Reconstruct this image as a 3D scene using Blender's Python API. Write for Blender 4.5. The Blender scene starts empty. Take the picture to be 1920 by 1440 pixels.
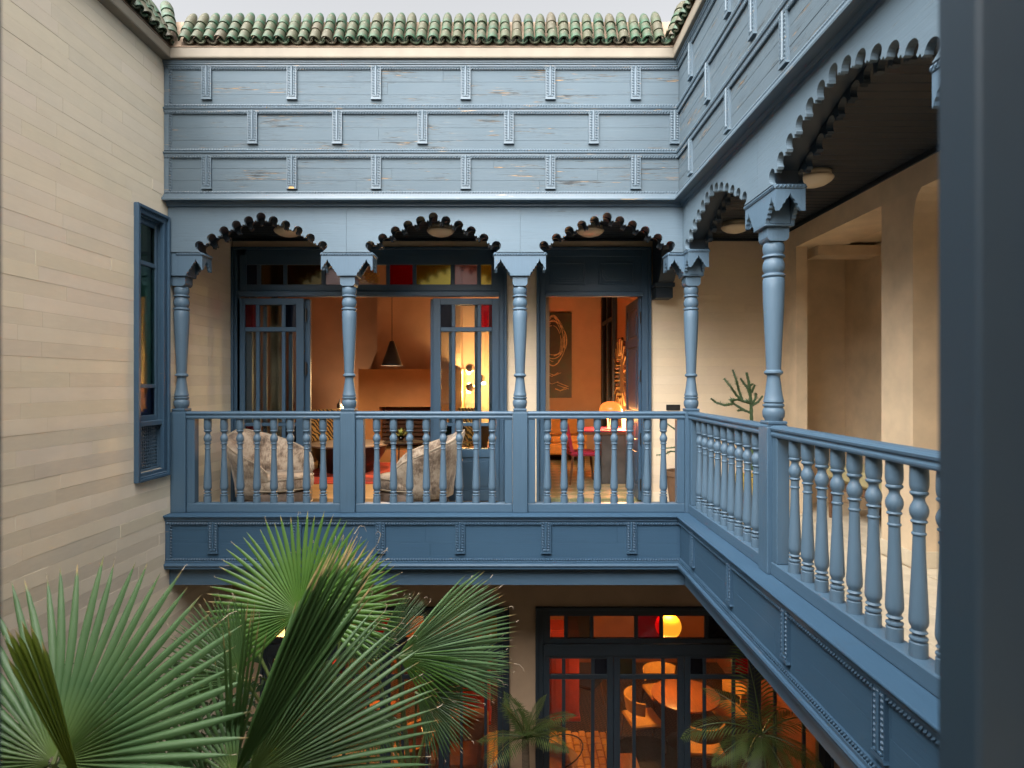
import bpy, bmesh, math, random
from mathutils import Vector, Matrix, Euler
R = math.radians
rng = random.Random(7)
S = bpy.context.scene
COL = S.collection

# ------------------------------------------------------------------ camera, sky, sun, exposure
F = 1147.0                       # focal length in photo pixels (photo is 1920 wide), eye at the origin
def X(px, y): return (px - 960.0) * y / F
def Z(py, y): return (716.0 - py) * y / F
cam_d = bpy.data.cameras.new('camera')
cam_d.sensor_width = 36.0
cam_d.lens = 36.0 * F / 1920.0
cam_d.shift_y = -4.0 / 1920.0
cam_d.clip_start = 0.02
cam_d.clip_end = 400.0
cam_d.dof.use_dof = True
cam_d.dof.focus_distance = 5.6
cam_d.dof.aperture_fstop = 2.8
cam = bpy.data.objects.new('camera', cam_d)
COL.objects.link(cam)
cam.location = (0, 0, 0)
cam.rotation_euler = (R(90), 0, 0)
S.camera = cam

SUN_EL, SUN_AZ = R(44), R(211)
w = bpy.data.worlds.new('World')
S.world = w
w.use_nodes = True
nt = w.node_tree
nt.nodes.clear()
sky = nt.nodes.new('ShaderNodeTexSky')
sky.sky_type = 'NISHITA'
sky.sun_disc = False
sky.sun_elevation = SUN_EL
sky.sun_rotation = SUN_AZ
sky.dust_density = 6.0
sky.air_density = 1.0
hs = nt.nodes.new('ShaderNodeHueSaturation')
hs.inputs['Saturation'].default_value = 0.10      # overcast: the same sky with its blue washed out
bg = nt.nodes.new('ShaderNodeBackground')
bg.inputs['Strength'].default_value = 0.029
wo = nt.nodes.new('ShaderNodeOutputWorld')
nt.links.new(sky.outputs[0], hs.inputs['Color'])
nt.links.new(hs.outputs[0], bg.inputs['Color'])
nt.links.new(bg.outputs[0], wo.inputs['Surface'])
sun_d = bpy.data.lights.new('sun', 'SUN')
sun_d.energy = 1.5
sun_d.angle = R(100)
sun_d.color = (1.0, 0.96, 0.90)
sun = bpy.data.objects.new('sun', sun_d)
COL.objects.link(sun)
sd = Vector((math.sin(SUN_AZ) * math.cos(SUN_EL), math.cos(SUN_AZ) * math.cos(SUN_EL), math.sin(SUN_EL)))
sun.rotation_euler = sd.to_track_quat('Z', 'Y').to_euler()
sun.location = (0, 0, 20)
S.view_settings.view_transform = 'Standard'
S.view_settings.look = 'None'
S.view_settings.gamma = 1.0
S.view_settings.exposure = 3.42
S.view_settings.use_curve_mapping = False
S.render.engine = 'CYCLES'
S.cycles.use_denoising = True
S.cycles.max_bounces = 8
S.cycles.transparent_max_bounces = 16
S.cycles.caustics_reflective = False
S.cycles.caustics_refractive = False

# ------------------------------------------------------------------ helpers
FRAME = {}
def frame(o): return FRAME.get(o.name, Matrix.Identity(4))

class MB:
    """collects geometry; build() links it as ONE mesh object"""
    def __init__(s): s.v = []; s.f = []; s.attr = None
    def add(s, vs, fs):
        b = len(s.v)
        s.v += [tuple(p) for p in vs]
        s.f += [tuple(b + i for i in f) for f in fs]
    def box(s, x0, x1, y0, y1, z0, z1, c=0.0):
        if x1 < x0: x0, x1 = x1, x0
        if y1 < y0: y0, y1 = y1, y0
        if z1 < z0: z0, z1 = z1, z0
        c = min(c, (x1-x0)*.45, (y1-y0)*.45, (z1-z0)*.45)
        if c <= 0:
            vs = [(x, y, z) for x in (x0, x1) for y in (y0, y1) for z in (z0, z1)]
            s.add(vs, [(0,1,3,2),(4,6,7,5),(0,4,5,1),(2,3,7,6),(0,2,6,4),(1,5,7,3)])
            return s
        vs = []; idx = {}
        for i, (x, sx) in enumerate(((x0,1),(x1,-1))):
            for j, (y, sy) in enumerate(((y0,1),(y1,-1))):
                for k, (z, sz) in enumerate(((z0,1),(z1,-1))):
                    idx[i,j,k,0] = len(vs); vs.append((x, y+sy*c, z+sz*c))
                    idx[i,j,k,1] = len(vs); vs.append((x+sx*c, y, z+sz*c))
                    idx[i,j,k,2] = len(vs); vs.append((x+sx*c, y+sy*c, z))
        g = lambda i,j,k,a: idx[i,j,k,a]
        fs = [(g(0,0,0,0),g(0,0,1,0),g(0,1,1,0),g(0,1,0,0)), (g(1,0,0,0),g(1,1,0,0),g(1,1,1,0),g(1,0,1,0)),
              (g(0,0,0,1),g(1,0,0,1),g(1,0,1,1),g(0,0,1,1)), (g(0,1,0,1),g(0,1,1,1),g(1,1,1,1),g(1,1,0,1)),
              (g(0,0,0,2),g(0,1,0,2),g(1,1,0,2),g(1,0,0,2)), (g(0,0,1,2),g(1,0,1,2),g(1,1,1,2),g(0,1,1,2))]
        for j in (0,1):
            for k in (0,1): fs.append((g(0,j,k,1),g(1,j,k,1),g(1,j,k,2),g(0,j,k,2)))
        for i in (0,1):
            for k in (0,1): fs.append((g(i,0,k,0),g(i,1,k,0),g(i,1,k,2),g(i,0,k,2)))
        for i in (0,1):
            for j in (0,1): fs.append((g(i,j,0,0),g(i,j,1,0),g(i,j,1,1),g(i,j,0,1)))
        for i in (0,1):
            for j in (0,1):
                for k in (0,1): fs.append((g(i,j,k,0),g(i,j,k,1),g(i,j,k,2)))
        s.add(vs, fs)
        return s
    def lathe(s, prof, cx=0, cy=0, n=16, z=0.0):
        vs = []; fs = []
        m = len(prof)
        for (r, h) in prof:
            for i in range(n):
                a = 2*math.pi*i/n
                vs.append((cx + r*math.cos(a), cy + r*math.sin(a), z + h))
        for j in range(m-1):
            for i in range(n):
                k = (i+1) % n
                fs.append((j*n+i, j*n+k, (j+1)*n+k, (j+1)*n+i))
        fs.append(tuple(range(n))[::-1]); fs.append(tuple((m-1)*n+i for i in range(n)))
        s.add(vs, fs)
        return s
    def prism(s, poly, d0, d1, axes='xz'):
        """polygon in two axes, extruded along the third from d0 to d1 (numbers or functions of the polygon point)"""
        n = len(poly)
        def mk(p, d):
            d = d(p) if callable(d) else d
            if axes == 'xz': return (p[0], d, p[1])
            if axes == 'yz': return (d, p[0], p[1])
            return (p[0], p[1], d)
        vs = [mk(p, d0) for p in poly] + [mk(p, d1) for p in poly]
        fs = [tuple(range(n)), tuple(range(2*n-1, n-1, -1))]
        for i in range(n):
            j = (i+1) % n
            fs.append((i, i+n, j+n, j))
        s.add(vs, fs)
        return s
    def tube(s, pts, r, n=6, cap=True):
        pts = [Vector(p) for p in pts]
        vs = []; fs = []
        m = len(pts)
        up = Vector((0.3, 0.2, 1)).normalized()
        for i, p in enumerate(pts):
            t = (pts[min(i+1, m-1)] - pts[max(i-1, 0)]).normalized()
            a = t.cross(up)
            if a.length < 1e-3: a = t.cross(Vector((1, 0, 0)))
            a.normalize(); b = t.cross(a)
            rr = r[i] if isinstance(r, (list, tuple)) else r
            for k in range(n):
                q = 2*math.pi*k/n
                vs.append(p + a*rr*math.cos(q) + b*rr*math.sin(q))
        for i in range(m-1):
            for k in range(n):
                l = (k+1) % n
                fs.append((i*n+k, i*n+l, (i+1)*n+l, (i+1)*n+k))
        if cap:
            fs.append(tuple(range(n))[::-1]); fs.append(tuple((m-1)*n+k for k in range(n)))
        s.add(vs, fs)
        return s
    def ball(s, c, rx, ry=None, rz=None, n=12, m=7):
        ry = rx if ry is None else ry; rz = rx if rz is None else rz
        prof = []
        for j in range(m+1):
            a = -math.pi/2 + math.pi*j/m
            prof.append((max(math.cos(a), 1e-3), math.sin(a)))
        t = MB(); t.lathe(prof, n=n)
        s.add([(c[0]+p[0]*rx, c[1]+p[1]*ry, c[2]+p[2]*rz) for p in t.v], t.f)
        return s
    def rope(s, p0, p1, r=0.011, pitch=0.026, nrm=(0,-1,0), bead=0):
        """twisted rope: slanted beads laid one against the next"""
        p0 = Vector(p0); p1 = Vector(p1); d = p1 - p0; L = d.length
        if L < pitch: return s
        d /= L
        nrm = Vector(nrm); q = nrm.cross(d).normalized()
        n = int(L / pitch)
        ax = (d*0.62 + q*0.78).normalized()
        bx = nrm.cross(ax).normalized()
        for i in range(n):
            c = p0 + d*((i+.5)*L/n)
            a = ax*r*1.55; b = bx*r*0.62; e = nrm*r*0.9
            vs = [c+a, c-a, c+a*.5+b*.8+e*.45, c+a*.5-b*.8+e*.45, c-a*.5+b*.8+e*.45, c-a*.5-b*.8+e*.45, c+e, c+b, c-b]
            s.add(vs, [(0,2,6),(0,6,3),(1,6,4),(1,5,6),(2,4,6),(3,6,5),(2,7,4),(0,7,2),(1,4,7),(3,5,8),(0,3,8),(1,8,5)])
        return s
    def mesh(s, name, mat, smooth=False, inv=None):
        me = bpy.data.meshes.new(name)
        vs = s.v if inv is None else [inv @ Vector(p) for p in s.v]
        me.from_pydata(vs, [], s.f)
        bm = bmesh.new(); bm.from_mesh(me)
        bmesh.ops.recalc_face_normals(bm, faces=bm.faces[:])
        bm.to_mesh(me); bm.free()
        if smooth:
            me.polygons.foreach_set('use_smooth', [True]*len(me.polygons))
            if smooth != 'all': me.set_sharp_from_angle(angle=R(38))
        if s.attr is not None:
            a = me.attributes.new('radial', 'FLOAT', 'POINT')
            a.data.foreach_set('value', s.attr)
        if mat is not None: me.materials.append(mat)
        return me
    def build(s, name, mat, parent=None, smooth=False, world=False):
        inv = frame(parent).inverted() if (parent is not None and world) else None
        o = bpy.data.objects.new(name, s.mesh(name, mat, smooth, inv))
        COL.objects.link(o)
        if parent is not None:
            o.parent = parent
            FRAME[o.name] = frame(parent).copy()
        return o

def put(name, me, parent=None, loc=(0,0,0), rot=(0,0,0), color=None, scale=None):
    o = bpy.data.objects.new(name, me)
    COL.objects.link(o)
    o.location = loc; o.rotation_euler = rot
    if scale: o.scale = scale
    if parent is not None: o.parent = parent
    if color is not None: o.color = color
    return o
def thing(name, label, cat, loc=(0,0,0), rz=0.0, group=None):
    o = bpy.data.objects.new(name, None)
    o.empty_display_size = .1
    COL.objects.link(o)
    o.location = loc; o.rotation_euler = (0, 0, rz)
    FRAME[o.name] = Matrix.Translation(loc) @ Matrix.Rotation(rz, 4, 'Z')
    tag(o, label, cat, group)
    return o
def tag(o, label, cat, group=None):
    o['label'] = label; o['category'] = cat
    if group: o['group'] = group
    return o
def struct(o):
    o['kind'] = 'structure'
    return o
def cone(mb, c0, r0, c1, r1, n=10): return mb.tube([c0, c1], [r0, r1], n)

# ------------------------------------------------------------------ materials
def newmat(name):
    m = bpy.data.materials.new(name); m.use_nodes = True
    return m, m.node_tree.nodes, m.node_tree.links, m.node_tree.nodes['Principled BSDF']
def noise(N, L, scale, vec=None, detail=4, rough=.55, coord='Object', stretch=None):
    t = N.new('ShaderNodeTexNoise'); t.inputs['Scale'].default_value = scale
    t.inputs['Detail'].default_value = detail; t.inputs['Roughness'].default_value = rough
    if vec is None:
        tc = N.new('ShaderNodeTexCoord'); vec = tc.outputs[coord]
    if stretch is not None:
        mp = N.new('ShaderNodeMapping'); mp.inputs['Scale'].default_value = stretch
        L.new(vec, mp.inputs['Vector']); vec = mp.outputs[0]
    L.new(vec, t.inputs['Vector'])
    return t.outputs['Fac']
def ramp(N, L, fac, stops):
    r = N.new('ShaderNodeValToRGB')
    while len(r.color_ramp.elements) < len(stops): r.color_ramp.elements.new(.5)
    for e, (p, c) in zip(r.color_ramp.elements, stops):
        e.position = p; e.color = (c, c, c, 1) if isinstance(c, (int, float)) else (c[0], c[1], c[2], 1)
    L.new(fac, r.inputs[0])
    return r.outputs[0]
def mixc(N, L, fac, a, b, mode='MIX'):
    m = N.new('ShaderNodeMix'); m.data_type = 'RGBA'; m.blend_type = mode
    for sck, val in ((m.inputs[0], fac), (m.inputs[6], a), (m.inputs[7], b)):
        if hasattr(val, 'is_output'): L.new(val, sck)
        elif isinstance(val, (int, float)): sck.default_value = val
        else: sck.default_value = (val[0], val[1], val[2], 1)
    return m.outputs[2]
def math_(N, L, op, a, b=0.0):
    m = N.new('ShaderNodeMath'); m.operation = op
    for sck, val in ((m.inputs[0], a), (m.inputs[1], b)):
        if hasattr(val, 'is_output'): L.new(val, sck)
        else: sck.default_value = val
    return m.outputs[0]
def bump(N, L, h, strength, dist=.01):
    b = N.new('ShaderNodeBump'); b.inputs['Strength'].default_value = strength; b.inputs['Distance'].default_value = dist
    L.new(h, b.inputs['Height'])
    return b.outputs[0]

PAINT = (0.135, 0.212, 0.292)
def paint(name, flake=0.0, grain='x', base=PAINT, rough=.42, edgewear=0.0, spec=.5):
    m, N, L, P = newmat(name)
    st = {'x': (1.1, 8, 30), 'z': (30, 30, 1.1), 'n': (6, 6, 6)}[grain]
    big = noise(N, L, 1.7, detail=3)
    fine = noise(N, L, 1.0, stretch=(st[0]*3, st[1]*3, st[2]*3), detail=5, rough=.65)
    c = mixc(N, L, ramp(N, L, big, [(.3, 0), (.7, 1)]), [v*.93 for v in base], [base[0]*1.08, base[1]*1.05, base[2]*1.03])
    c = mixc(N, L, ramp(N, L, fine, [(.35, 0), (.75, .30)]), c, [min(1, v*1.28) for v in base])
    hgt = fine
    if flake > 0:
        oi = N.new('ShaderNodeObjectInfo'); tc = N.new('ShaderNodeTexCoord')
        off = N.new('ShaderNodeVectorMath'); off.operation = 'ADD'
        cmb = N.new('ShaderNodeCombineXYZ')
        mul = math_(N, L, 'MULTIPLY', oi.outputs['Random'], 37.0)
        for k in range(3): L.new(mul, cmb.inputs[k])
        L.new(tc.outputs['Object'], off.inputs[0]); L.new(cmb.outputs[0], off.inputs[1])
        vec = off.outputs[0]
        f1 = noise(N, L, 1.0, vec=vec, stretch=(3.2, 3, 85), detail=6, rough=.66)
        f2 = noise(N, L, 1.0, vec=vec, stretch=(1.2, 1.5, 5), detail=2)
        f = math_(N, L, 'ADD', f1, math_(N, L, 'MULTIPLY', math_(N, L, 'SUBTRACT', f2, .5), .55))
        t0 = .78 - .163*flake
        mask = ramp(N, L, f, [(t0, 0), (t0+.035, 1)])
        halo = ramp(N, L, f, [(t0-.05, 0), (t0, .6)])
        wn = noise(N, L, 1.0, vec=vec, stretch=(9, 9, 60), detail=3)
        wood = ramp(N, L, wn, [(.42, (.030, .036, .042)), (.55, (.085, .075, .065)), (.66, (.26, .16, .075)), (.78, (.38, .23, .10))])
        c = mixc(N, L, halo, c, [base[0]*1.5, base[1]*1.38, base[2]*1.25])
        c = mixc(N, L, mask, c, wood)
        ck = noise(N, L, 1.0, vec=vec, stretch=(1.6, 3, 75), detail=3, rough=.5)
        crack = ramp(N, L, math_(N, L, 'ABSOLUTE', math_(N, L, 'SUBTRACT', ck, .5)), [(0.0, .85*min(1, flake)), (.016, 0)])
        c = mixc(N, L, math_(N, L, 'MULTIPLY', crack, ramp(N, L, f2, [(.38, 0), (.52, 1)])), c, (.04, .05, .06))
        hgt = math_(N, L, 'SUBTRACT', fine, mask)
    if edgewear > 0:
        e = noise(N, L, 1.0, stretch=(3.5, 60, 60), detail=5, rough=.7)
        em = ramp(N, L, e, [(.80-.18*edgewear, 0), (.84-.18*edgewear, 1)])
        c = mixc(N, L, em, c, (.40, .26, .13))
    L.new(c, P.inputs['Base Color'])
    P.inputs['Specular IOR Level'].default_value = spec
    rr = ramp(N, L, fine, [(.2, rough-.08), (.8, rough+.14)])
    L.new(rr, P.inputs['Roughness'])
    L.new(bump(N, L, hgt, .34, .004), P.inputs['Normal'])
    return m
def plain(name, col, rough=.6, var=.12, scale=6, metal=0.0, bumpk=.1, spec=None, stretch=None, col2=None):
    m, N, L, P = newmat(name)
    n = noise(N, L, scale, detail=5, stretch=stretch)
    c2 = col2 if col2 else [min(1, v*(1+var)) for v in col]
    c = mixc(N, L, ramp(N, L, n, [(.3, 0), (.7, 1)]), [v*(1-var) for v in col], c2)
    L.new(c, P.inputs['Base Color'])
    P.inputs['Roughness'].default_value = rough; P.inputs['Metallic'].default_value = metal
    if spec is not None: P.inputs['Specular IOR Level'].default_value = spec
    if bumpk: L.new(bump(N, L, n, bumpk, .01), P.inputs['Normal'])
    return m
def stone(name, col, rough=.62):
    """colour of one block: the block's own tone (object colour) with cloudy grain"""
    m, N, L, P = newmat(name)
    oi = N.new('ShaderNodeObjectInfo')
    tcw = N.new('ShaderNodeNewGeometry')
    n = noise(N, L, 3.2, vec=tcw.outputs['Position'], detail=6, rough=.6)
    n2 = noise(N, L, 1.0, vec=tcw.outputs['Position'], stretch=(14, 7, 40), detail=5, rough=.6)
    c = mixc(N, L, 1.0, col, oi.outputs['Color'], 'MULTIPLY')
    c = mixc(N, L, ramp(N, L, n, [(.32, .0), (.72, .34)]), c, [v*.80 for v in col])
    c = mixc(N, L, ramp(N, L, n2, [(.45, 0), (.8, .28)]), c, [v*1.13 for v in col])
    sp = noise(N, L, 1.0, vec=tcw.outputs['Position'], stretch=(24, 24, 24), detail=2)
    c = mixc(N, L, ramp(N, L, sp, [(.79, 0), (.82, .55)]), c, [v*.45 for v in col])
    L.new(c, P.inputs['Base Color'])
    P.inputs['Roughness'].default_value = rough
    L.new(bump(N, L, math_(N, L, 'ADD', n, math_(N, L, 'MULTIPLY', n2, .4)), .16, .012), P.inputs['Normal'])
    return m
def glaze(name):
    m, N, L, P = newmat(name)
    oi = N.new('ShaderNodeObjectInfo')
    base = ramp(N, L, oi.outputs['Random'], [(0, (.009, .042, .023)), (.35, (.016, .064, .035)), (.6, (.030, .058, .031)), (.82, (.045, .052, .028)), (1, (.065, .053, .038))])
    n = noise(N, L, 14, detail=5, rough=.65)
    n2 = noise(N, L, 46, detail=3)
    c = mixc(N, L, ramp(N, L, n, [(.40, 0), (.64, .8)]), base, (.058, .052, .034))
    c = mixc(N, L, ramp(N, L, n2, [(.66, 0), (.75, .6)]), c, (.30, .27, .21))
    L.new(c, P.inputs['Base Color'])
    L.new(ramp(N, L, n, [(.3, .35), (.7, .7)]), P.inputs['Roughness'])
    P.inputs['Specular IOR Level'].default_value = .3
    L.new(bump(N, L, n, .25, .01), P.inputs['Normal'])
    return m
def glass(name, tint=(1, 1, 1), refl=1.0, back=0.0):
    m, N, L, P = newmat(name)
    N.remove(P)
    out = N['Material Output']
    tr = N.new('ShaderNodeBsdfTransparent'); tr.inputs[0].default_value = (*tint, 1)
    gl = N.new('ShaderNodeBsdfGlossy'); gl.inputs['Roughness'].default_value = .015
    n = noise(N, L, 3.0, detail=1)
    L.new(bump(N, L, n, .05, .02), gl.inputs['Normal'])
    fr = N.new('ShaderNodeFresnel'); fr.inputs[0].default_value = 1.5
    f = math_(N, L, 'MULTIPLY', fr.outputs[0], refl)
    tr_out = tr.outputs[0]
    if back > 0:          # rolled coloured glass: part of the light comes back from its rear face through the colour
        g2 = N.new('ShaderNodeBsdfGlossy'); g2.inputs['Roughness'].default_value = .10
        g2.inputs[0].default_value = (*[min(1, t**.6) for t in tint], 1)
        m2 = N.new('ShaderNodeMixShader'); m2.inputs[0].default_value = back
        L.new(tr.outputs[0], m2.inputs[1]); L.new(g2.outputs[0], m2.inputs[2]); tr_out = m2.outputs[0]
    mx = N.new('ShaderNodeMixShader')
    L.new(f, mx.inputs[0]); L.new(tr_out, mx.inputs[1]); L.new(gl.outputs[0], mx.inputs[2])
    L.new(mx.outputs[0], out.inputs['Surface'])
    return m
def emit(name, col, strength):
    m, N, L, P = newmat(name)
    P.inputs['Base Color'].default_value = (*col, 1)
    P.inputs['Emission Color'].default_value = (*col, 1)
    P.inputs['Emission Strength'].default_value = strength
    return m
def leafmat(name, base, base2, tip=(.42, .30, .14), trans=.35, hub=None, tip0=.925):
    m, N, L, P = newmat(name)
    out = N['Material Output']
    at = N.new('ShaderNodeAttribute'); at.attribute_name = 'radial'
    n = noise(N, L, 5, detail=4)
    c = mixc(N, L, ramp(N, L, n, [(.3, 0), (.7, 1)]), base, base2)
    if hub is not None:
        c = mixc(N, L, ramp(N, L, at.outputs['Fac'], [(0.04, .8), (.34, 0)]), c, hub)
    n3 = noise(N, L, 23, detail=3)
    tk = math_(N, L, 'ADD', at.outputs['Fac'], math_(N, L, 'MULTIPLY', math_(N, L, 'SUBTRACT', n3, .5), .16))
    c = mixc(N, L, ramp(N, L, tk, [(tip0, 0), (tip0+.05, 1)]), c, tip)
    L.new(c, P.inputs['Base Color'])
    P.inputs['Roughness'].default_value = .42
    tl = N.new('ShaderNodeBsdfTranslucent'); L.new(mixc(N, L, .5, c, (.16, .30, .03)), tl.inputs[0])
    mx = N.new('ShaderNodeMixShader'); mx.inputs[0].default_value = trans
    L.new(P.outputs[0], mx.inputs[1]); L.new(tl.outputs[0], mx.inputs[2])
    L.new(mx.outputs[0], out.inputs['Surface'])
    return m

FADED = (.072, .103, .130); MID = (.069, .119, .174); DEEP = (.034, .076, .130)
M_frieze = paint('weathered blue paint on boards', flake=1.0, base=FADED, rough=.62, spec=.22)
M_frieze2 = paint('lightly weathered blue paint on boards', flake=.35)
M_mould = paint('faded blue paint on mouldings with worn edges', edgewear=.9, base=(.074,.112,.148))
M_mould2 = paint('blue paint on mouldings with lightly worn edges', edgewear=.65, base=DEEP)
M_blue = paint('blue paint', flake=0, grain='x', base=(.050,.098,.154), edgewear=.2)
M_bluez = paint('blue paint on uprights', flake=0, grain='z', base=(.050,.098,.154), edgewear=.2)
M_turned = paint('blue paint on turned wood', flake=0, grain='z', rough=.48, spec=.38, base=MID, edgewear=.3)
M_fascia = paint('blue paint on fascia boards', flake=.22, base=DEEP, rough=.62, spec=.15)
M_arch = paint('faded blue paint on arcade boards', flake=.40, base=(.096,.143,.187), rough=.55, spec=.3)
M_near = plain('dark blue paint on near frame', (.017, .037, .062), .5, .05, 3)
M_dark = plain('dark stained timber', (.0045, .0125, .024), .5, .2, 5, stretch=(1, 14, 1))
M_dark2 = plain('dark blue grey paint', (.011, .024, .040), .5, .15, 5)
M_iron = plain('black iron', (.012, .012, .013), .45, .2)
M_stone = stone('pale limestone block', (.72, .635, .51))
M_stone2 = stone('warm limestone block', (.72, .585, .425))
M_joint = plain('pale joint', (.52, .435, .33), .8, .1, 9)
M_plaster = plain('tan lime plaster', (.68, .535, .37), .6, .15, 3.0, bumpk=.35)
M_cream = plain('cream cornice plaster', (.19, .165, .13), .7, .10, 5)
M_mortar = plain('pinkish roof mortar', (.24, .175, .125), .9, .2, 18, bumpk=.4)
M_tile = glaze('green glazed clay tile')
M_room = plain('terracotta plaster', (.37, .235, .175), .7, .12, 1.8)
M_lowroom = plain('dark red lacquered timber wall', (.20, .070, .035), .5, .15, 3)
M_floor = plain('pale stone floor tile', (.66, .575, .44), .45, .14, 5)
M_ground = plain('courtyard paving', (.16, .14, .12), .8, .2, 3)
M_opal = plain('opal glass lamp shade unlit', (.66, .56, .42), .35, .05, 3, bumpk=0)
# ------------------------------------------------------------------ levels (metres, eye = 0)
GROUND = -5.6; FLOOR = -1.43; CEIL = 1.71
YA, XA = 6.04, 1.768             # axis of the corner column
WX = -3.34                       # face of the limestone wall
YW = 7.30                        # face of the wall behind the gallery
XW = 3.08                        # face of the wall behind the side gallery
UL, UR = WX - XA, 5.45           # ends of the two wings along their own axis

# ------------------------------------------------------------------ ground, floors, slabs
g = MB().box(-30, 30, -20, 40, GROUND-.3, GROUND).build('ground', M_ground); struct(g)
fl = MB().box(WX, XA+.02, YA-.02, YW, -1.955, FLOOR-.012).build('gallery_floor', M_floor); struct(fl)
fl2 = MB().box(XA+.022, XW, .6, YW, -1.957, FLOOR-.014).build('gallery_floor', M_floor); struct(fl2)
tile_me = [MB().box(0, .386, 0, .386, -.012, 0, .002).mesh('floor_tile', M_floor)]
n = 0
for i in range(3):
    for j in range(13):
        o = put('floor_tile', tile_me[0], fl2, (XA+.125+i*.39, 2.2+j*.39, FLOOR - .0005*rng.random()))
        n += 1
for i in range(12):
    for j in range(3):
        put('floor_tile', tile_me[0], fl, (WX+.03+i*.39, 6.12+j*.39, FLOOR - .0005*rng.random()))
rs = MB().box(WX-.4, 5.6, YA+.12, 12.3, 2.42, 2.6).build('roof_slab', M_mortar); struct(rs)
rs = MB().box(XA+.12, 5.6, .4, YA+.119, 2.1, 2.3).build('roof_slab', M_mortar); struct(rs)

# gallery ceilings: dark planks under a deck
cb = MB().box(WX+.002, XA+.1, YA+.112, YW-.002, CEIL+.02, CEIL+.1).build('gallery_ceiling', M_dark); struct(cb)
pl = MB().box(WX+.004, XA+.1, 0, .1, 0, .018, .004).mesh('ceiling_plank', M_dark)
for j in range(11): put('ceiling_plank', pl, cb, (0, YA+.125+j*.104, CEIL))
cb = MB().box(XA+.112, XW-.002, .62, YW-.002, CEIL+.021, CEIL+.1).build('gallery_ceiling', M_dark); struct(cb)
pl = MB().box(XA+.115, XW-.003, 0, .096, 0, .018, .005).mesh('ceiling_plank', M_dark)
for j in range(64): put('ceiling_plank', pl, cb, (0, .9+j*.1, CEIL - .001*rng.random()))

# ------------------------------------------------------------------ limestone wall on the left
wall = thing('stone_wall', 'tall pale limestone block wall with a narrow blue window', 'wall', (WX, 3.5, GROUND))
wy0, wy1, wz0, wz1 = 5.475, 5.86, -.82, 1.515     # window opening
mb = MB()
mb.box(WX-.3, WX-.004, -1.2, wy0, GROUND, 3.1); mb.box(WX-.3, WX-.004, wy1, YW+.2, GROUND, 3.1)
mb.box(WX-.3, WX-.004, wy0, wy1, GROUND, wz0); mb.box(WX-.3, WX-.004, wy0, wy1, wz1, 3.1)
mb.build('backing', M_joint, wall, world=True)
mb = MB(); mb.box(WX-.6, WX-.55, 5.2, 6.1, -1.2, 1.9).build('lining', M_dark, wall, world=True)
def blocks(parent, axis, face, a0, a1, z0, z1, h, mat, holes=(), joint=1.0, lmin=.45, lmax=1.0, tone=.08, thick=.006, r=rng, far=0):
    """courses of blocks: axis 'y' -> face looks to +x, axis 'x' -> face looks to -y, axis '-y' -> face looks to -x"""
    z = z0; row = 0; made = 0
    while z < z1 - .01:
        zt = min(z + h, z1)
        spans = [(a0, a1)]
        for (h0, h1, hz0, hz1) in holes:
            if zt > hz0 + .004 and z < hz1 - .004:
                new = []
                for (s0, s1) in spans:
                    if h0 > s0: new.append((s0, min(s1, h0)))
                    if h1 < s1: new.append((max(s0, h1), s1))
                spans = [q for q in new if q[1]-q[0] > .015]
        strong = row % 2; course = r.uniform(.45, 1.15)
        for (s0, s1) in spans:
            p = s0
            while p < s1 - .01:
                q = p + r.uniform(lmin, lmax)
                if s1 - q < .25: q = s1
                q = min(q, s1)
                gz = (.0016 if strong else .0004)*joint
                pr = r.uniform(-.0012, .0012)
                b = MB()
                if axis == 'y': b.box(face-thick, face+pr, p+.0003, q-.0003, z+gz, zt-.0003, .0007)
                elif axis == 'x': b.box(p+.0003, q-.0003, face-pr, face+thick, z+gz, zt-.0003, .0007)
                else: b.box(face-pr, face+thick, p+.0003, q-.0003, z+gz, zt-.0003, .0007)
                o = b.build('stone', mat, parent, world=True)
                depth = max(0.0, min(1.0, (1.2 - z)/2.2))
                t = 1 + (tone*(.12+.88*depth))*(1 if strong else -1)*course + r.uniform(-.016, .016)
                if r.random() < .04: t -= .07
                o.color = (t, t*r.uniform(.985, 1.01), t*r.uniform(.955, 1.02), 1)
                p = q; made += 1
        z = zt; row += 1
    return made
nst = blocks(wall, 'y', WX, 3.35, YW, -3.05, 3.08, .1075, M_stone, holes=[(5.43, 5.90, -.865, 1.555)], lmin=.75, lmax=1.35, tone=.115, joint=.45)
lo = MB().box(WX-.0045, WX-.001, -1.2, 3.349, GROUND, 3.08).build('plain_face', M_stone, wall, world=True)
lo = MB().box(WX-.0045, WX-.001, 3.35, YW, GROUND, -3.051).build('plain_face', M_stone, wall, world=True)
print('stones', nst)

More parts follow.
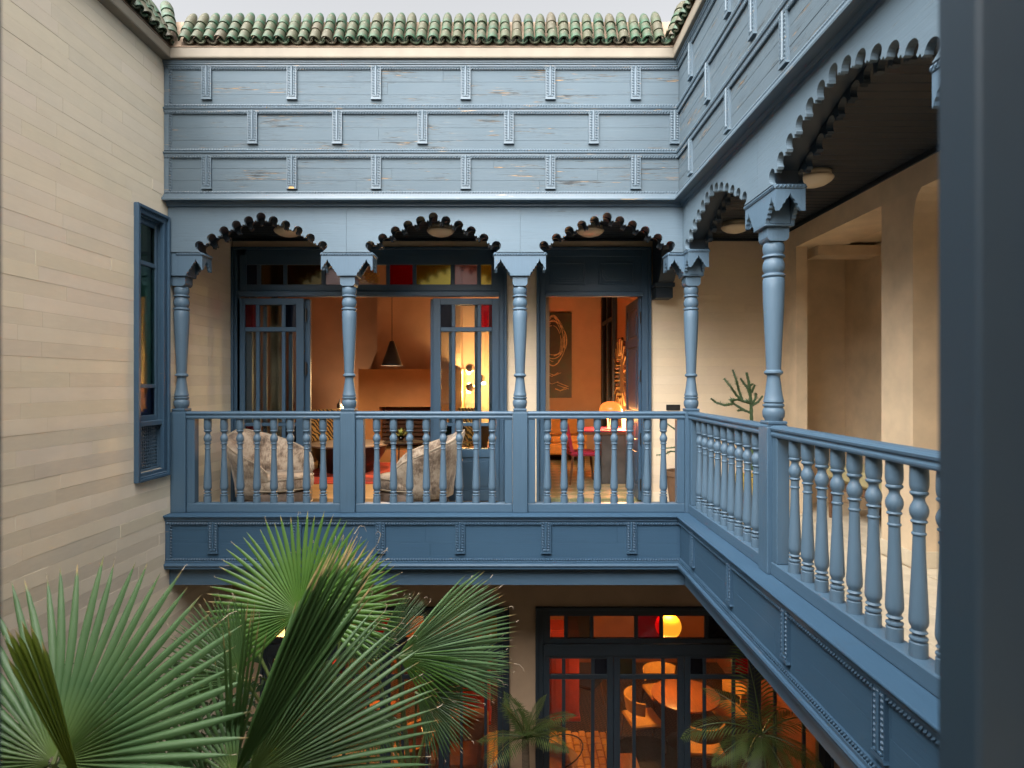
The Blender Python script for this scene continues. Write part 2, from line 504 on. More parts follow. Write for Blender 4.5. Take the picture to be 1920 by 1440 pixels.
# ------------------------------------------------------------------ the two arcaded wings
PY = -.165                        # panel face of the frieze, towards the courtyard
def moulding(mb, poly, wing):
    if wing == 0: mb.prism(poly, UL + .004, lambda p: p[0], 'yz')
    else: mb.prism(poly, lambda p: -p[0], UR, 'yz')
def rope_line(mb, y, z, wing, r=.011, a=None, b=None):
    a = (UL + .01 if wing == 0 else -y) if a is None else a
    b = (y if wing == 0 else UR) if b is None else b
    mb.rope((a, y, z), (b, y, z), r, .026 if wing == 0 else .024)
def bar_mesh(length, name='pilaster_strip', mat=None):
    b = MB()
    b.box(-.046, .046, -.012, .01, -length, 0, .003)
    b.box(-.010, .010, -.026, -.01, -length+.03, 0, .006)
    b.box(-.046, -.040, -.018, -.01, -length+.02, 0); b.box(.040, .046, -.018, -.01, -length+.02, 0)
    b.prism([(-.050, -length), (.050, -length), (.044, -length+.022), (-.044, -length+.022)], -.022, .008)
    b.box(-.030, .030, -.024, -.01, -length+.026, -length+.040, .004)
    for sx in (-.026, .026): b.rope((sx, -.012, -length+.045), (sx, -.012, -.002), .0115, .024)
    return b.mesh(name, mat or M_mould)
def planks(parent, rows, wing, mat, r):
    for (z0, z1, cuts) in rows:
        hs_ = [0] + cuts + [1]
        for i in range(len(hs_)-1):
            a, b = z0 + (z1-z0)*hs_[i], z0 + (z1-z0)*hs_[i+1]
            u0 = UL + .004 if wing == 0 else -PY
            u1 = PY if wing == 0 else UR
            p = u0
            while p < u1 - .01:
                q = p + r.uniform(1.7, 3.4)
                if u1 - q < .6: q = u1
                q = min(q, u1)
                y = PY + r.uniform(-.0012, .0012)
                mb = MB().box(p+.0005, q-.0005, y, PY+.028, a+.0005, b-.0005, .0010)
                mb.build('plank', mat, parent)
                p = q
def frieze(wing, loc, rz, label):
    r = random.Random(20+wing)
    t = thing('timber_frieze', label, 'frieze', loc, rz)
    rows = [(2.655, 2.995), (2.229, 2.569), (1.826, 2.144)]
    planks(t, [(rows[0][0], rows[0][1], [.30, .66]), (rows[1][0], rows[1][1], [.26, .62]), (rows[2][0], rows[2][1], [.34, .70])], wing, M_frieze, r)
    mb = MB()
    bk = [(PY+.0285, 1.70), (.16, 1.70), (.16, 3.09), (PY+.0285, 3.09)]
    moulding(mb, bk, wing); mb.build('backing_board', M_blue, t)
    # top mouldings, rails between the rows, lower cornice
    def rail(z0, z1, name):
        m_ = MB()
        moulding(m_, [(PY+.002, z0), (PY-.012, z0), (PY-.012, z0+.020), (PY-.020, z0+.022), (PY-.020, z0+.040), (PY-.030, z0+.043),
                      (PY-.034, z0+.054), (PY-.030, z1-.026), (PY-.014, z1-.023), (PY-.012, z1), (PY+.002, z1)], wing)
        m_.build(name, M_mould, t)
        for yy, zz in ((PY-.014, z0+.010), (PY-.016, z1-.011)):
            m_ = MB(); rope_line(m_, yy, zz, wing, .0135); m_.build('rope_moulding', M_mould, t)
    rail(2.569, 2.655, 'rail'); rail(2.144, 2.229, 'rail')
    m_ = MB()
    moulding(m_, [(PY+.002, 2.995), (PY-.012, 2.995), (PY-.012, 3.016), (PY-.022, 3.018), (PY-.022, 3.034), (PY-.032, 3.037), (PY-.032, 3.05), (PY-.040, 3.053), (PY-.040, 3.074), (PY+.002, 3.074)], wing)
    m_.build('top_moulding', M_mould, t)
    m_ = MB(); rope_line(m_, PY-.014, 3.006, wing); m_.build('rope_moulding', M_mould, t)
    m_ = MB()
    moulding(m_, [(PY+.002, 1.826), (PY-.010, 1.826), (PY-.012, 1.803), (PY-.022, 1.80), (PY-.024, 1.784), (PY-.036, 1.780), (PY-.038, 1.766), (PY-.052, 1.762),
                  (PY-.058, 1.745), (PY-.056, 1.733), (PY+.05, 1.733), (PY+.05, 1.79), (PY+.002, 1.79)], wing)
    m_.build('lower_moulding', M_mould, t)
    m_ = MB(); rope_line(m_, PY-.013, 1.814, wing); m_.build('rope_moulding', M_mould, t)
    # shadow cove under the lower moulding
    m_ = MB()
    moulding(m_, [(-.112, 1.732), (-.150, 1.732), (-.140, 1.715), (-.120, 1.700), (-.112, 1.690)], wing); m_.build('cove', M_blue, t)
    bm_ = bar_mesh(.325)
    if wing == 0:
        r1 = [x - XA for x in (-2.927, -2.11, -1.303, -.444, .368, 1.185)]
        r2 = [x - XA for x in (-2.488, -1.676, -.858, -.031, .782, 1.56)]
        fr = MB().box(UL+.004, UL+.052, PY-.014, PY+.01, 1.81, 3.05, .003)
        fr.rope((UL+.062, PY-.010, 1.83), (UL+.062, PY-.010, 2.99), .011, .026)
        fr.box(UL+.051, UL+.075, PY-.006, PY+.008, 1.826, 2.995)
        fr.build('end_stile', M_mould, t)
    else:
        r1 = [YA - y for y in (5.46, 4.52, 3.58, 2.63, 1.68)]
        r2 = [YA - y for y in (4.99, 4.05, 3.11, 2.16, 1.21)]
    for zt, us in ((3.03, r1), (2.605, r2), (2.18, r1)):
        for u in us: put('pilaster_strip', bm_, t, (u, PY-.004, zt - (.008 if zt < 2.5 else 0)))
    return t
fr0 = frieze(0, (XA, YA, 0), 0, 'weathered blue timber frieze of three panelled rows facing the viewer')
fr1 = frieze(1, (XA, YA, 0), R(-90), 'weathered blue timber frieze of three rows running along the right wing')
# raw chipped foot under one strip
ch = MB().prism([(-.030, 0), (.030, 0), (.016, .018), (-.016, .018)], -.026, .002).build('chipped_foot', plain('bare pine', (.50, .28, .10), .8, .2, 30), fr0)
ch.location = (-2.11 - XA, PY-.001, 2.18-.008-.325+.002)
ch['label'] = 'bare orange wood where the strip foot is broken off'

COLS0 = [-5.03, -3.374, -1.689, 0.0]
COLS1 = [0.0, 1.905, 3.855]
def arch_board(ua, ub, n, end_a, end_b):
    """a board from column axis to column axis with a scalloped arch cut into its lower edge"""
    zb, zt = 1.2585, 1.712
    c = (ua + ub)/2; half = (ub - ua)/2
    if n == 11: dz = [0, .036, .078, .134, .205, .277]
    else: dz = [0, .026, .060, .106, .160, .222, .285]
    k = len(dz) - 1
    step = (half - .245)/(k - .12)
    pts = []
    for i in range(-k, k+1):
        pts.append((c + i*step, 1.598 - dz[abs(i)]))
    rad = .0455
    path = [(c - half + .232, zb)]
    for i, (x, z) in enumerate(pts):
        a = pts[max(i-1, 0)]; b = pts[min(i+1, len(pts)-1)]
        t = Vector((b[0]-a[0], b[1]-a[1])).normalized(); nn = Vector((-t[1], t[0]))
        s0, s1 = -112, 112
        for q in range(13):
            an = R(s0 + (s1-s0)*q/12)
            d = nn*math.cos(an) + t*math.sin(an)
            path.append((x + d[0]*rad, z + d[1]*rad))
        if i < len(pts)-1:
            x2, z2 = pts[i+1]
            p0 = Vector(path[-1]); tt = Vector((x2-x, z2-z)).normalized(); n2 = Vector((-tt[1], tt[0]))
            mid = Vector(((x+x2)/2, (z+z2)/2))
            path.append(tuple(mid - tt*.013 - n2*.027))
            path.append(tuple(mid - tt*.004 - n2*.015))
            path.append(tuple(mid + tt*.004 - n2*.015))
            path.append(tuple(mid + tt*.013 - n2*.027))
    path.append((c + half - .232, zb))
    poly = [(ua + end_a, zt), (ua + end_a, zb)] + path + [(ub - end_b, zb), (ub - end_b, zt)]
    # keep the outline simple: nothing may dip below the foot line
    poly = [(p[0], max(p[1], zb)) for p in poly]
    # smooth dark soffit between the two cut boards
    out = []
    for i, (x, z) in enumerate(pts):
        a = pts[max(i-1, 0)]; b = pts[min(i+1, len(pts)-1)]
        t = Vector((b[0]-a[0], b[1]-a[1])).normalized(); nn = Vector((-t[1], t[0]))
        out.append((x + nn[0]*.052, z + nn[1]*.052))
    out = [(out[0][0]-.012, zb)] + out + [(out[-1][0]+.012, zb)]
    core = [(ua + end_a, zt), (ua + end_a, zb)] + out + [(ub - end_b, zb), (ub - end_b, zt)]
    return poly, core
def arch_boards(ua, ub, n, ea, eb, parent):
    poly, core = arch_board(ua, ub, n, ea, eb)
    MB().prism(poly, -.11, -.072).build('arch_board', M_arch, parent)
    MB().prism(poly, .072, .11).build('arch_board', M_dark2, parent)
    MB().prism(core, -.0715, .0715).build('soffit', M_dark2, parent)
ar0 = thing('scalloped_arcade', 'blue board arcade of three scalloped arches facing the viewer', 'arcade', (XA, YA, 0))
for i in range(3):
    ea = (UL + .003 - COLS0[0]) if i == 0 else .001
    eb = .111 if i == 2 else .001
    arch_boards(COLS0[i], COLS0[i+1], 11, ea, eb, ar0)
ar1 = thing('scalloped_arcade', 'blue board arcade with tall scalloped arches along the right gallery', 'arcade', (XA, YA, 0), R(-90))
for i in range(2): arch_boards(COLS1[i], COLS1[i+1], 13, .1105 if i == 0 else .001, .001, ar1)
MB().box(COLS1[2], UR, -.11, .11, 1.2585, 1.712).build('arch_board', M_arch, ar1)
# cross beam with its stepped bracket from the corner column back to the wall
cbm = thing('cross_beam', 'dark beam with stepped bracket crossing the gallery behind the corner column', 'beam', (XA, YA+.7, CEIL))
mb = MB(); poly = [(YA+.114, 1.69), (YA+.114, 1.30)]
for i in range(7): poly += [(YA+.15+i*.10, 1.33+.035*min(i, 4)), (YA+.22+i*.10, 1.36+.035*min(i, 4))]
poly += [(YW-.42, 1.30), (YW-.36, 1.22), (YW-.30, 1.16), (YW-.20, 1.13), (YW-.20, .985), (YW-.003, .985), (YW-.003, 1.69)]
mb.prism(poly, XA-.09, XA+.09, 'yz'); mb.build('beam', M_dark2, cbm, world=True)
mb = MB().box(XA-.115, XA+.115, YW-.24, YW-.004, 1.10, 1.15, .006).box(XA-.10, XA+.10, YW-.207, YW-.0045, .975, 1.098, .006); mb.build('bracket', M_dark2, cbm, world=True)

# ---- turned columns with their carved capitals
def arm(mb, d, full=.255):
    """one arm of a capital along +u (d = (ux, uy))"""
    ux, uy = d; vx, vy = -uy, ux
    def T(u, v, z): return (u*ux + v*vx, u*uy + v*vy, z)
    prof = [(.0, 1.226), (full-.004, 1.226), (full-.004, 1.088), (full-.012, 1.096), (full-.016, 1.112), (full-.028, 1.124), (full-.032, 1.142), (full-.050, 1.156), (full-.058, 1.172), (full-.066, 1.196),
            (full-.074, 1.172), (full-.082, 1.156), (full-.094, 1.150), (full-.098, 1.132), (full-.112, 1.122), (full-.116, 1.102), (full-.132, 1.094), (full-.136, 1.074), (full-.152, 1.066), (full-.158, 1.044), (0, 1.044)]
    n = len(prof)
    for v0, v1 in ((-.096, -.070), (.070, .096)):
        vs = [T(u, v0, z) for u, z in prof] + [T(u, v1, z) for u, z in prof]
        fs = [tuple(range(n)), tuple(range(2*n-1, n-1, -1))] + [(i, i+n, (i+1) % n + n, (i+1) % n) for i in range(n)]
        mb.add(vs, fs)
    e = [(-.0695, 1.226), (.0695, 1.226), (.0695, 1.09), (.062, 1.10), (.052, 1.112), (.048, 1.132), (.034, 1.140), (.028, 1.160), (.012, 1.172), (0, 1.202), (-.012, 1.172), (-.028, 1.160), (-.034, 1.140), (-.048, 1.132), (-.052, 1.112), (-.062, 1.10), (-.0695, 1.09)]
    n = len(e)
    vs = [T(full-.030, v, z) for v, z in e] + [T(full-.005, v, z) for v, z in e]
    mb.add(vs, [tuple(range(n)), tuple(range(2*n-1, n-1, -1))] + [(i, i+n, (i+1) % n + n, (i+1) % n) for i in range(n)])
    def bx(u0, u1, v0, v1, z0, z1, c=0):
        t = MB().box(u0, u1, v0, v1, z0, z1, c); mb.add([T(*p) for p in t.v], t.f)
    bx(.0, full, -.102, .102, 1.228, 1.257, .004)
    bx(0, .10, -.066, .066, 1.045, 1.224)
    for v in (-.104, .104): mb.rope(T(.0, v, 1.243), T(full, v, 1.243), .009, .024, nrm=(vx*(1 if v > 0 else -1), vy*(1 if v > 0 else -1), 0))
    mb.rope(T(full+.002, -.10, 1.243), T(full+.002, .10, 1.243), .009, .024, nrm=(ux, uy, 0))
shaft_prof = [(p, z) for z, p in [(.938, .052), (.930, .064), (.915, .069), (.885, .069), (.866, .064), (.858, .060), (.854, .060), (.852, .069), (.846, .073), (.840, .073), (.834, .068), (.831, .058), (.825, .058),
    (.812, .064), (.795, .069), (.775, .071), (.755, .069), (.740, .062), (.733, .058), (.729, .058), (.726, .070), (.719, .074), (.711, .073), (.705, .066), (.700, .062), (.696, .067), (.690, .0695), (.62, .0695),
    (.50, .0655), (.35, .0585), (.22, .0525), (.10, .0475), (.082, .047), (.078, .052), (.070, .060), (.060, .061), (.052, .055), (.046, .045), (.038, .042), (.02, .043), (-.03, .049), (-.08, .055), (-.118, .062), (-.128, .066), (-.136, .066),
    (-.140, .059), (-.146, .059), (-.150, .067), (-.158, .069), (-.166, .066), (-.170, .060), (-.175, .060), (-.182, .066), (-.198, .071), (-.215, .071), (-.235, .068), (-.252, .058), (-.262, .056)]]
shaft_me = MB().lathe(shaft_prof, n=28).mesh('shaft', M_turned, True)
blk = MB()
blk.prism([(-.0725, 1.028), (-.0725, .965), (-.066, .950), (-.052, .938), (.052, .938), (.066, .950), (.0725, .965), (.0725, 1.028)], -.0725, .0725)
blk.box(-.098, .098, -.098, .098, 1.030, 1.0435, .004)
blk_me = blk.mesh('neck_block', M_turned)
post = MB().box(-.0735, .0735, -.0735, .0735, -1.279, -.300, .005)
post.prism([(-.0735, -.2995), (.0735, -.2995), (.060, -.284), (-.060, -.284)], -.060, .060)
post.box(-.066, .066, -.066, .066, -.2835, -.2625, .005)
post_me = post.mesh('post', M_bluez)
def column(x, y, arms, label, clip=False):
    t = thing('turned_column', label, 'column', (x, y, -1.28), 0, 'turned columns of the galleries')
    put('shaft', shaft_me, t, (0, 0, 1.28)); put('neck_block', blk_me, t, (0, 0, 1.28)); put('post', post_me, t, (0, 0, 1.28))
    mb = MB()
    for d, f in arms: arm(mb, d, f)
    if len(arms) == 1 or clip: mb.box(-.074, -.001, -.096, .096, 1.045, 1.257)
    if clip == 'corner': mb.box(-.001, .096, -.096, .096, 1.045, 1.257)
    o = mb.build('capital', M_turned, t); o.location = (0, 0, 1.28)
    return t
E_, W_, S_, N_ = (1, 0), (-1, 0), (0, -1), (0, 1)
column(XA+COLS0[0], YA, [(E_, .255)], 'turned blue column standing against the limestone wall')
column(XA+COLS0[1], YA, [(E_, .255), (W_, .255)], 'turned blue column in front of the wide glazed door opening')
column(XA+COLS0[2], YA, [(E_, .255), (W_, .255)], 'turned blue column in front of the wall strip between the two doors')
column(XA, YA, [(W_, .255), (S_, .255)], 'turned blue column at the corner where the balconies meet', clip='corner')
column(XA, YA-COLS1[1], [(N_, .255), (S_, .255)], 'large turned blue column in the middle of the right gallery, beside the cactus')
column(XA, YA-COLS1[2], [(N_, .255), (S_, .255)], 'turned blue column mostly hidden behind the dark blurred frame')

# ---- balustrades
bal_prof = [(.0365, 0), (.0365, .062), (.030, .067), (.027, .070), (.0355, .074), (.0375, .080), (.0355, .086), (.026, .089), (.0235, .094), (.024, .101), (.033, .104), (.0355, .108), (.033, .112), (.027, .118), (.030, .128), (.0365, .140), (.0385, .155), (.038, .175), (.0355, .23), (.031, .33), (.0265, .43),
            (.0245, .520), (.0245, .526), (.0285, .530), (.0295, .534), (.0285, .538), (.0245, .542), (.0245, .560), (.0255, .578), (.031, .582), (.0335, .587), (.031, .592), (.0265, .595), (.0275, .600), (.034, .612), (.0375, .628), (.0375, .640), (.034, .654), (.027, .668), (.0225, .678), (.0225, .690), (.027, .698),
            (.032, .702), (.0355, .706), (.037, .711), (.0355, .716), (.031, .720), (.035, .730), (.0375, .748), (.0375, .790), (.036, .829)]
bal_me = MB().lathe(bal_prof, n=20).mesh('baluster', M_turned, True)
rail_sec = [(-.048, -.362), (-.030, -.362), (.030, -.362), (.048, -.362), (.052, -.352), (.052, -.342), (.044, -.332), (.044, -.326), (.054, -.318), (.056, -.306), (.048, -.296), (.030, -.290), (-.030, -.290), (-.048, -.296), (-.056, -.306), (-.054, -.318), (-.044, -.326), (-.044, -.332), (-.052, -.342), (-.052, -.352)]
def balustrade(a, b, n, loc, rz, label):
    t = thing('balustrade', label, 'railing', loc, rz, 'balustrades of the upper gallery')
    MB().prism(rail_sec, a+.074, b-.074, 'yz').build('handrail', M_blue, t)
    MB().box(a+.074, b-.074, -.05, .05, -1.278, -1.193, .005).build('bottom_rail', M_blue, t)
    MB().box(a+.0745, a+.149, -.042, .042, -1.192, -.363, .004).build('stile', M_bluez, t)
    MB().box(b-.149, b-.0745, -.042, .042, -1.192, -.363, .004).build('stile', M_bluez, t)
    c = (a+b)/2; pitch = .1635 if n == 8 else .166
    r = random.Random(int(a*100)+n)
    for i in range(n): put('baluster', bal_me, t, (c + (i-(n-1)/2)*pitch + r.uniform(-.003, .003), r.uniform(-.002, .002), -1.193), (r.uniform(-.004, .004), r.uniform(-.005, .005), r.uniform(0, 6)))
for i, lb in enumerate(('blue balustrade between the limestone wall and the second column, armchair behind', 'blue balustrade in front of the open glazed doors, between two columns', 'blue balustrade in front of the study door, ending at the corner')):
    balustrade(COLS0[i], COLS0[i+1], 8, (XA, YA, 0), 0, lb)
balustrade(COLS1[0], COLS1[1], 9, (XA, YA, 0), R(-90), 'blue balustrade seen at an angle from the corner to the large column')
balustrade(COLS1[1], COLS1[2], 9, (XA, YA, 0), R(-90), 'nearest blue balustrade from the large column towards the viewer')

# ---- fascias under the balustrades
def fascia(wing, label):
    t = thing('balcony_fascia', label, 'fascia', (XA, YA, 0), 0 if wing == 0 else R(-90))
    r = random.Random(50+wing)
    global PY
    keep = PY; PY = -.145
    planks(t, [(-1.697, -1.379, [.45] if wing == 0 else [.52])], wing, M_fascia, r)
    def mo(poly, name, mat=M_mould2):
        m_ = MB(); moulding(m_, poly, wing); m_.build(name, mat, t)
    mo([(PY-.045, -1.280), (.12, -1.280), (.12, -1.300), (PY-.045, -1.300), (PY-.050, -1.294), (PY-.050, -1.286)], 'ledge', M_fascia)
    mo([(PY+.03, -1.3005), (PY-.036, -1.3005), (PY-.034, -1.314), (PY-.022, -1.318), (PY-.024, -1.334), (PY-.012, -1.338), (PY-.012, -1.352), (PY-.012, -1.379), (PY+.03, -1.379)], 'top_moulding')
    mo([(PY+.03, -1.697), (PY-.012, -1.697), (PY-.012, -1.722), (PY-.020, -1.726), (PY-.020, -1.744), (PY-.034, -1.748), (PY-.040, -1.762), (PY-.034, -1.778), (PY-.028, -1.782), (PY-.028, -1.797), (PY+.03, -1.797)], 'lower_moulding')
    for zz in (-1.365, -1.711):
        m_ = MB(); rope_line(m_, PY-.013, zz, wing, .0125); m_.build('rope_moulding', M_mould2, t)
    mo([(-.085, -1.7975), (.10, -1.7975), (.10, -1.976), (-.085, -1.976)], 'lower_beam', M_blue)
    mo([(PY+.0305, -1.301), (.14, -1.301), (.14, -1.797), (PY+.0305, -1.797)], 'backing_board', M_blue)
    bm_ = bar_mesh(.305, mat=M_mould2)
    us = [x - XA for x in (-2.876, -2.07, -1.267, -.50, .327, 1.15)] if wing == 0 else [YA - y for y in (5.47, 4.54, 3.61, 2.68, 1.75)]
    for u in us: put('pilaster_strip', bm_, t, (u, PY-.004, -1.345))
    if wing == 0:
        m_ = MB().box(UL+.004, UL+.05, PY-.014, PY+.01, -1.72, -1.32, .003)
        m_.rope((UL+.060, PY-.010, -1.69), (UL+.060, PY-.010, -1.38), .011, .026)
        m_.build('end_stile', M_mould2, t)
    PY = keep
fascia(0, 'blue panelled balcony fascia facing the viewer above the palms')
fascia(1, 'blue panelled balcony fascia slanting down along the right wing')

# ------------------------------------------------------------------ cornice and tiled eaves
cor = thing('plaster_cornice', 'cream plaster cornice carrying the green roof tiles', 'cornice', (0, YA, 3.1))
b_ = .225
def ring(poly):
    """cornice along the left wall, the facade and the right wing; poly = (out from the wall line, z)"""
    out = MB()
    # left wall: face at WX, out = +x; facade: out = -y ; wing: out = -x
    n = len(poly)
    def pt(k, o, z):
        if k == 0: return (WX + .085*o/.225 if False else WX + o - .14, -1.0, z)
        if k == 1: return (WX + o - .14, YA - o, z)
        if k == 2: return (XA - o, YA - o, z)
        return (XA - o, .6, z)
    vs = []; fs = []
    for k in range(4):
        for (o, z) in poly: vs.append(pt(k, o, z))
    for k in range(3):
        for i in range(n):
            j = (i+1) % n
            fs.append((k*n+i, (k+1)*n+i, (k+1)*n+j, k*n+j))
    out.add(vs, fs)
    return out
ring([(.0, 3.0755), (.235, 3.0755), (.240, 3.085), (.240, 3.165), (.225, 3.180), (0.0, 3.180)]).build('band', M_cream, cor, world=True)

roof = thing('tiled_roof', 'steep eaves of green glazed barrel tiles around the courtyard', 'roof', (0, YA, 3.18))
SL = R(62)
def cap_mesh(l, r0, r1, closed=False):
    """barrel cover tile: half pipe with a thickness, lower (front) end at the origin, running back along +y"""
    n = 7; mb = MB(); vs = []; fs = []
    st = [(0, r0), (l*.5, (r0+r1)/2), (l, r1)] if not closed else [(0, r0), (l*.45, r0*.97), (l*.72, r0*.80), (l*.92, r0*.50), (l, r0*.12)]
    for (y, r) in st:
        for q in (r, r-.011 if r > .02 else r*.5):
            for i in range(n+1):
                a = math.pi*i/n
                vs.append((q*math.cos(a), y, q*math.sin(a)*1.05))
    m = n+1; L_ = 2*m
    for k in range(len(st)-1):
        for i in range(n):
            fs.append((k*L_+i, k*L_+i+1, (k+1)*L_+i+1, (k+1)*L_+i))
            fs.append((k*L_+m+i, (k+1)*L_+m+i, (k+1)*L_+m+i+1, k*L_+m+i+1))
    for k in (0, len(st)-1):
        for i in range(n): fs.append((k*L_+i, k*L_+m+i, k*L_+m+i+1, k*L_+i+1))
    mb.add(vs, fs)
    return mb.mesh('cover_tile', M_tile, 'all' if False else True)
cap_a = cap_mesh(.17, .050, .043); cap_c = cap_mesh(.20, .049, .04, True)
pan = MB(); vs = []; fs = []
for y in (0, .12, .25):
    for q in (.052, .041):
        for i in range(8):
            a = math.pi + math.pi*i/7
            vs.append((q*math.cos(a), y, q*math.sin(a)*.85))
for k in range(2):
    for i in range(7):
        fs += [(k*16+i, k*16+i+1, (k+1)*16+i+1, (k+1)*16+i), (k*16+8+i, (k+1)*16+8+i, (k+1)*16+9+i, k*16+9+i)]
for i in range(7): fs.append((i, 8+i, 9+i, i+1))
pan.add(vs, fs); pan_me = pan.mesh('pan_tile', M_tile, True)
def eave(origin, rz, n, pitch, r, skip_first=0):
    """n columns of tiles starting at origin, going along the rotated +x; slope rises along rotated +y"""
    Rz = Matrix.Rotation(rz, 4, 'Z'); T = Matrix.Translation(origin)
    for i in range(n):
        u = (i+.5)*pitch
        for k in range(3):
            s_ = .005 + k*.122 + r.uniform(-.008, .008)
            me = cap_c if k == 2 else cap_a
            o = put('roof_tile', me, roof)
            loc = Vector((u + r.uniform(-.004, .004), s_*math.cos(SL), .045 + s_*math.sin(SL) - .003*k))
            M = T @ Rz @ Matrix.Translation(loc) @ Matrix.Rotation(SL - .05 + r.uniform(-.03, .03), 4, 'X') @ Matrix.Rotation(r.uniform(-.018, .018), 4, 'Z')
            o.matrix_local = frame(roof).inverted() @ M
            o.scale = Vector(o.scale)*r.uniform(.95, 1.06)
        o = put('pan_tile', pan_me, roof)
        M = T @ Rz @ Matrix.Translation((u + pitch/2 + r.uniform(-.004, .004), -.025 + r.uniform(-.008, .008), .052)) @ Matrix.Rotation(SL*.75 + r.uniform(-.04, .04), 4, 'X')
        o.matrix_local = frame(roof).inverted() @ M
rt = random.Random(11)
Yc = YA - .235; Xl = WX + .095; Xr = XA - .235
ncap = 41; pit = (Xr - Xl - .16)/ncap
eave((Xl + .08, Yc - .02, 3.175), 0, ncap, pit, rt)
eave((Xr - .02, Yc - .0, 3.175), R(-90), 40, .117, rt)
eave((Xl + .02, Yc - .0 - 26*.117, 3.175), R(90), 26, .117, rt)
# corner columns of tiles lying in the two valleys
for (cx, az) in ((Xl + .03, R(-38)), (Xr - .03, R(38))):
    for k in range(4):
        o = put('roof_tile', cap_a if k < 3 else cap_c, roof)
        s_ = .02 + k*.12
        M = Matrix.Translation((cx, Yc - .03, 3.235)) @ Matrix.Rotation(-az, 4, 'Z') @ Matrix.Translation((0, s_*math.cos(R(57)), s_*math.sin(R(57))+.02)) @ Matrix.Rotation(R(54), 4, 'X')
        o.matrix_local = frame(roof).inverted() @ M
        o.scale = Vector((1.25, 1.0, 1.2))
# mortar bed under the tiles
mb = MB()
l_ = .375; dy, dz_ = l_*math.cos(SL), l_*math.sin(SL)
def bed(o): # ring in plan at distance o behind the eave line
    return [(Xl - o, -1.0), (Xl - o, Yc + o), (Xr + o, Yc + o), (Xr + o, .6)]
vs = []
for (o, z) in ((.0, 3.186), (.02, 3.205), (.02 + dy, 3.205 + dz_ - .005), (.02 + dy + .25, 3.205 + dz_ - .015), (.02+dy+.25, 3.1815), (.0, 3.1808)):
    vs += [(x, y, z) for (x, y) in bed(o)]
fs = []
for k in range(6):
    for i in range(3): fs.append((k*4+i, k*4+i+1, ((k+1) % 6)*4+i+1, ((k+1) % 6)*4+i))
mb.add(vs, fs); mb.build('mortar_bed', M_mortar, roof, world=True)
# ------------------------------------------------------------------ walls behind the galleries
gw = thing('gallery_wall', 'warm plastered wall behind the gallery around the two doors', 'wall', (0, YW, FLOOR))
BD0, BD1 = X(430, YW-.03), X(950.5, YW-.03)      # big door casing, outer edges
SD0, SD1 = X(1006, YW-.03), X(1221, YW-.03)      # study door casing
DTOP = Z(463, YW-.03)
if BD0 < WX + .004: BD0 = WX + .004
mb = MB()
mb.box(BD0, SD1, YW+.006, YW+.2, DTOP-.03, 2.42)
mb.box(BD1-.03, SD0+.03, YW+.006, YW+.2, FLOOR-.5, DTOP-.03)
mb.box(SD1-.03, XW+.5, YW+.006, YW+.2, FLOOR-.5, 2.42)
mb.build('backing', M_joint, gw, world=True)
blocks(gw, 'x', YW, BD1-.02, SD0+.02, FLOOR, DTOP-.001, .1075, M_stone2, lmin=.5, lmax=1, tone=.03, joint=.5)
blocks(gw, 'x', YW, SD1-.02, XW, FLOOR, CEIL-.03, .1075, M_stone2, lmin=.45, lmax=.9, tone=.03, joint=.5)
blocks(gw, 'x', YW, BD0, SD1-.021, DTOP+.0, CEIL-.03, .1075, M_stone2, lmin=.8, lmax=1.6, tone=.03, joint=.5)
MB().box(WX+.005, XW-.005, YW-.014, YW+.005, CEIL-.03, CEIL-.001, .003).build('ceiling_trim', M_dark, gw, world=True)
MB().box(SD1+.002, XW-.003, YW-.010, YW+.005, FLOOR+.0005, FLOOR+.11, .003).build('skirting', M_floor, gw, world=True)

sw = thing('arched_wall', 'tan plaster wall with beam and pillar along the right gallery', 'wall', (XW, 5, FLOOR))
MB().box(XW, XW+.12, 6.63, YW, FLOOR-.4, 1.465).build('jamb', M_plaster, sw, world=True)
MB().box(XW, XW+.5, .6, YW-.0005, 1.466, 2.1).build('beam', M_plaster, sw, world=True)
pil = [(4.70, FLOOR-.4), (5.10, FLOOR-.4), (5.10, 1.4655), (4.60, 1.4655), (4.64, 1.43), (4.67, 1.38), (4.69, 1.30), (4.70, 1.20)]
MB().prism(pil, XW+.0005, XW+.5, 'yz').build('pillar', M_plaster, sw, world=True)
MB().box(XW, XW+.5, .6, 2.95, FLOOR-.4, 1.465).build('jamb', M_plaster, sw, world=True)
MB().box(XW+.20, XW+.92, 6.55, 6.80, 1.36, 1.4655).build('lintel', M_plaster, sw, world=True)
MB().box(XW-.010, XW+.51, 4.69, 5.11, FLOOR+.0005, FLOOR+.125, .003).build('skirting', M_floor, sw, world=True)
MB().box(XW-.010, XW-.0005, 6.63, YW-.012, FLOOR+.0005, FLOOR+.125, .003).build('skirting', M_floor, sw, world=True)
MB().box(XW-.013, XW-.0005, .7, YW-.015, CEIL-.05, CEIL-.001, .004).build('ceiling_trim', M_dark, sw, world=True)
struct(MB().box(XW+.002, 4.2, .6, YW+.2, FLOOR-.3, FLOOR-.001).build('recess_floor', M_floor))
struct(MB().box(XW+.121, 4.2, YW-.05, YW+.2, FLOOR, 2.1).build('recess_wall', M_plaster))
struct(MB().box(3.95, 4.2, .6, YW-.05, FLOOR, 2.1).build('recess_wall', M_plaster))
struct(MB().box(XW+.501, 3.95, .6, YW-.05, 1.50, 2.1).build('recess_ceiling', M_plaster))
struct(MB().box(XW+.5, 4.2, .5, .6, FLOOR, 2.1).build('recess_wall', M_plaster))

